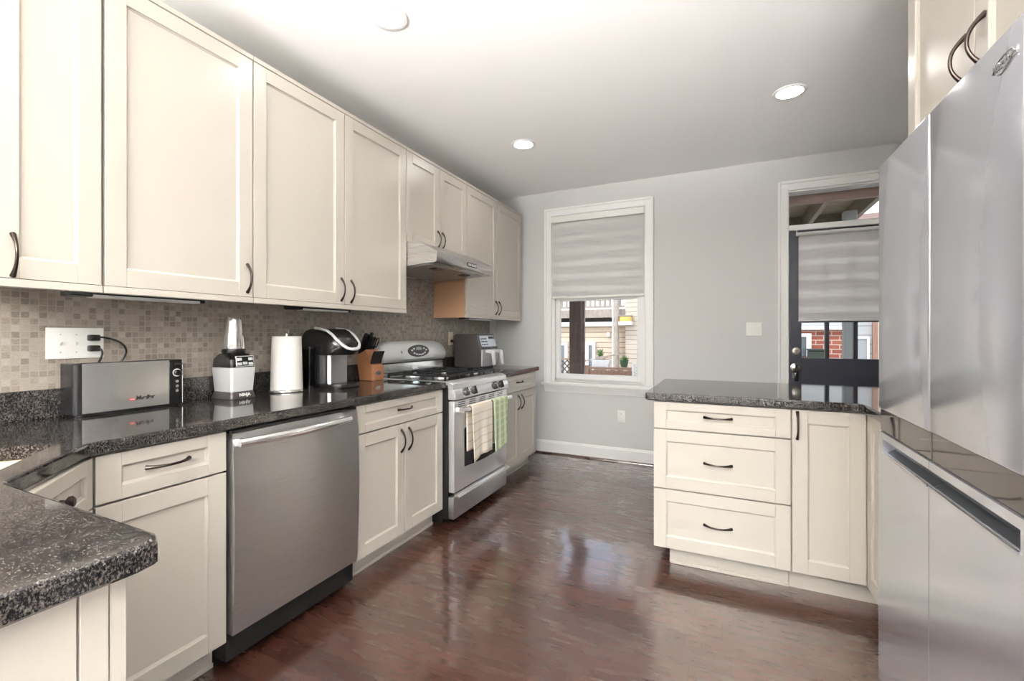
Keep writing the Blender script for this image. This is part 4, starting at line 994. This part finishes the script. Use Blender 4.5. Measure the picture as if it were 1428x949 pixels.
# brace near the head of the window post
t = thing('neighbour_house', 'beige sided house with a white gutter and doors across the yard', 'house', (-1, 10.2, -.7))
build('wall', M().box(-5, 10.05, -.7, .28, 10.5, 1.42, SIDING), t)
build('gutter', M().box(-5, 9.93, 1.40, .28, 10.06, 1.50, TRIM, .01), t)
build('dark_gap', M().box(-5, 10.2, 1.50, .28, 10.5, 1.60, BLACKM), t)
build('deck_rim', M().box(-5, 9.95, 1.60, .28, 10.2, 1.78, RAILW), t)
def ndoor(x0, x1, z1):
    m = M(); w = .07
    m.box(x0, 10.0, -.5, x0 + w, 10.049, z1, TRIM); m.box(x1 - w, 10.0, -.5, x1, 10.049, z1, TRIM); m.box(x0 + w, 10.0, z1 - w, x1 - w, 10.049, z1, TRIM)
    o = build('door', m, t); build('panel', M().box(x0 + w, 10.03, -.5, x1 - w, 10.048, z1 - w, plain('pane_grey', lin(120, 128, 136), .2)), o)
ndoor(-1.85, -1.05, 1.04); ndoor(-.62, -.395, 1.05)
build('wall_lamp', M().box(-.13, 9.99, 1.17, -.06, 10.05, 1.27, WHITEP, .01), t)
build('upper_wall', M().box(-5, 12.2, 1.6, 3.0, 12.5, 4.4, plain('pale_far_wall', lin(238, 232, 226), .8)), t)
m = M(); m.box(-5, 9.97, 2.52, .26, 10.05, 2.58, RAILW); build('top_rail', m, t)
m = M(); m.box(-5, 9.985, 1.82, .26, 10.035, 1.86, RAILW); build('bottom_rail', m, t)
bal = M().box(-.02, -.02, 0, .02, .02, .66, RAILW); x = -3.2; first = None
for i in range(31):
    if first is None: first = build('baluster', M().box(x - .02, 9.99, 1.86, x + .02, 10.03, 2.52, RAILW), t)
    else: c = first.copy(); C.objects.link(c); c.parent = t; c.location = first.location + Vector((i * .112, 0, 0))
bal.bm.free()
t = thing('side_house', 'pale lap sided house wall right of the pipe, seen through the window', 'house', (.9, 9.6, -.7))
build('wall', M().prism([(.30, 9.9, -.7), (2.4, 9.2, -.7), (2.4, 9.5, -.7), (.30, 10.2, -.7)], [(.30, 9.9, 4.2), (2.4, 9.2, 4.2), (2.4, 9.5, 4.2), (.30, 10.2, 4.2)], SIDING2), t)
build('ledge', M().box(.20, 9.62, 1.42, .48, 9.84, 1.5, TRIM, .01), t)
t = thing('storage_bin', 'yellow bin on the ledge across the yard', 'bin', (.3, 9.73, 1.5)); build('tub', M().box(.22, 9.64, 1.5005, .46, 9.82, 1.60, YELLOW, .02, 2), t); build('lid', M().box(.20, 9.635, 1.6005, .47, 9.825, 1.63, plain('grey_lid', lin(140, 136, 130), .6), .01), t)
t = thing('utility_pole', 'weathered pole with a white pipe against the beige house', 'pole', (.11, 9.85, -.7)); build('shaft', M().cyl((.13, 9.80, -.7), (.13, 9.80, 5), .055, .05, RAILW, 16), t); build('pipe', M().cyl((.045, 9.83, -.7), (.045, 9.83, 5), .018, .018, TRIM, 10), t)
t = thing('wooden_fence', 'low brown board fence in the yard below the window view', 'fence', (.3, 8.0, -.7))
m = M()
for i in range(11): m.box(.03 + i * .075, 8.0, -.7, .03 + i * .075 + .07, 8.02, .58 + .012 * (i % 2), FENCEW)
build('boards', m, t)
build('corner_post', M().box(-.05, 7.98, -.7, .02, 8.05, .66, FENCEW), t)
build('top_rail', M().box(.02, 7.96, .60, .77, 8.05, .635, FENCEW), t)
build('stair_rail', M().prism([(-.18, 8.45, .70), (.55, 8.45, .86), (.55, 8.49, .86), (-.18, 8.49, .70)], [(-.18, 8.45, .73), (.55, 8.45, .89), (.55, 8.49, .89), (-.18, 8.49, .73)], RAILW), t)
def lattice(name, label, x0, x1, y, z0, z1, pitch, w, mat, frame):
    t = thing(name, label, 'lattice', ((x0 + x1) / 2, y, z0)); m = M(); h = z1 - z0; W_ = x1 - x0
    def clip(a):  # diagonal strips clipped to the panel
        for s in (1, -1):
            n = int((W_ + h) / pitch) + 2
            for i in range(-1, n):
                c = i * pitch; pts = []
                for k in range(2):
                    pass
                # line: u + s*v = c (s=1) or u - v = c - h
                if s == 1: u0, v0, u1, v1 = c, 0, c - h, h
                else: u0, v0, u1, v1 = c - h, 0, c, h
                # clip u to [0,W_]
                def at(u): return v0 + (u - u0) * (v1 - v0) / (u1 - u0)
                ua, ub = max(0, min(u0, u1)), min(W_, max(u0, u1))
                if ub - ua < .02: continue
                va, vb = at(ua), at(ub); d = w * .7; yy = y + (.004 if s > 0 else -.004)
                m.hexa([(x0 + ua, yy - .003, z0 + va - d), (x0 + ub, yy - .003, z0 + vb - d), (x0 + ub, yy + .003, z0 + vb - d), (x0 + ua, yy + .003, z0 + va - d), (x0 + ua, yy - .003, z0 + va + d), (x0 + ub, yy - .003, z0 + vb + d), (x0 + ub, yy + .003, z0 + vb + d), (x0 + ua, yy + .003, z0 + va + d)], mat)
    clip(0); build('strips', m, t)
    f = M(); q = .03
    f.box(x0 - q, y - .02, z0 - q, x0, y + .02, z1 + q, frame); f.box(x1, y - .02, z0 - q, x1 + q, y + .02, z1 + q, frame); f.box(x0, y - .02, z1, x1, y + .02, z1 + q, frame); f.box(x0, y - .02, z0 - q, x1, y + .02, z0, frame); build('frame', f, t)
lattice('lattice_panel', 'dark brown lattice panel left of the porch post', -1.0, -.40, 8.2, -.6, .74, .11, .022, POSTW, FENCEW)
lattice('lattice_panel', 'white lattice panel at the right end of the board fence', .83, 1.35, 7.95, -.5, .70, .055, .02, TRIM, TRIM)
t = thing('planter_box', 'white planter box on top of the board fence', 'planter', (.2, 8.2, .6)); build('trough', M().ext_y([(.06, .62), (.34, .62), (.37, .76), (.03, .76)], 8.12, 8.3, TRIM, .004), t); build('soil', M().box(.06, 8.13, .755, .34, 8.29, .765, POSTW), t)
t = thing('potted_plant', 'leafy plant in a green pot beside the white planter', 'plant', (.62, 8.15, .64)); build('pot', M().lathe([(0, 0), (.055, 0), (.075, .11), (.08, .115), (.08, .13), (.068, .13), (.066, .11), (0, .1)], (.62, 8.15, .637), (0, 0, 1), GREENP, 24), t)
m = M(); rnd = random.Random(5)
for i in range(46):
    a = rnd.uniform(0, 6.28); e = rnd.uniform(.2, 1.4); L_ = rnd.uniform(.06, .13); c = Vector((.62, 8.15, .745)); d = Vector((cos(a) * cos(e), sin(a) * cos(e), sin(e))); sd = d.cross(Z3).normalized() * .016
    pts = [c, c + d * L_ * .5 + sd, c + d * L_, c + d * L_ * .5 - sd]; nn = d.cross(sd).normalized() * .002
    m.prism(pts, [p + nn for p in pts], LEAF)
build('leaves', m, t)
t = thing('planter_box', 'grey planter with a small shrub near the stair rail', 'planter', (-.05, 8.5, .7)); build('trough', M().box(-.02, 8.6, -.70, .14, 8.75, .80, RAILW, .01), t)
m = M()
for i in range(30):
    a = rnd.uniform(0, 6.28); e = rnd.uniform(.1, 1.4); L_ = rnd.uniform(.08, .18); c = Vector((.06, 8.67, .80)); d = Vector((cos(a) * cos(e), sin(a) * cos(e), sin(e))); sd = d.cross(Z3).normalized() * .02
    pts = [c, c + d * L_ * .5 + sd, c + d * L_, c + d * L_ * .5 - sd]; nn = d.cross(sd).normalized() * .002
    m.prism(pts, [p + nn for p in pts], LEAF)
build('shrub', m, t)
# through the door
t = thing('brick_house', 'red brick house with white cornice seen through the door panes', 'house', (3.6, 9.2, -.7))
build('wall', M().box(2.6, 9.05, -.7, 4.02, 9.4, 1.30, BRICK), t); build('cornice', M().box(2.6, 8.95, 1.295, 4.06, 9.4, 1.36, TRIM, .01), t); build('parapet', M().box(2.6, 9.1, 1.361, 4.02, 9.4, 2.6, GREYSIDE), t)
m = M(); m.box(3.30, 9.0, .85, 3.37, 9.049, 1.24, TRIM); m.box(3.49, 9.0, .85, 3.56, 9.049, 1.24, TRIM); m.box(3.37, 9.0, 1.18, 3.49, 9.049, 1.24, TRIM); w_ = build('window', m, t); build('pane', M().box(3.37, 9.02, .85, 3.49, 9.045, 1.18, plain('dark_pane', lin(96, 104, 112), .15)), w_)
build('corner_board', M().box(4.021, 9.0, -.7, 4.09, 9.4, 1.294, TRIM), t)
t = thing('garden_box', 'dark green deck box in front of the brick house', 'box', (3.65, 8.9, .4)); build('bin', M().box(3.49, 8.8, -.69, 3.745, 8.93, .95, DKGREEN, .01), t); build('lid', M().box(3.48, 8.79, .951, 3.755, 8.935, .985, DKGREEN, .008), t)
t = thing('grey_shed', 'pale grey shed with a door beyond the porch post', 'shed', (4.5, 9, -.7))
build('wall', M().box(4.1, 9.1, -.7, 4.47, 9.4, 2.4, GREYSIDE), t)
m = M(); m.box(4.14, 9.06, -.7, 4.17, 9.099, 1.18, TRIM); m.box(4.33, 9.06, -.7, 4.36, 9.099, 1.18, TRIM); m.box(4.17, 9.06, 1.15, 4.33, 9.099, 1.18, TRIM); d = build('door', m, t); build('panel', M().box(4.17, 9.08, -.7, 4.33, 9.098, 1.15, plain('shed_door_grey', lin(160, 162, 164), .5)), d)
build('brown_board', M().box(4.40, 9.05, -.7, 4.47, 9.099, 2.4, FENCEW), t)
t = thing('far_house', 'distant pale house top below the patch of sky', 'house', (8, 20, -.7)); build('wall', M().box(5.6, 20, -.7, 11, 23, 5.0, SIDING2), t); build('roof', M().ext_y([(5.3, 5.0), (11.3, 5.0), (10.5, 5.5), (6.1, 5.5)], 19.8, 23.2, LEDGERW), t); build('chimney', M().box(7.2, 20.4, 5.4, 7.6, 20.9, 6.2, TRIM, .02), t)
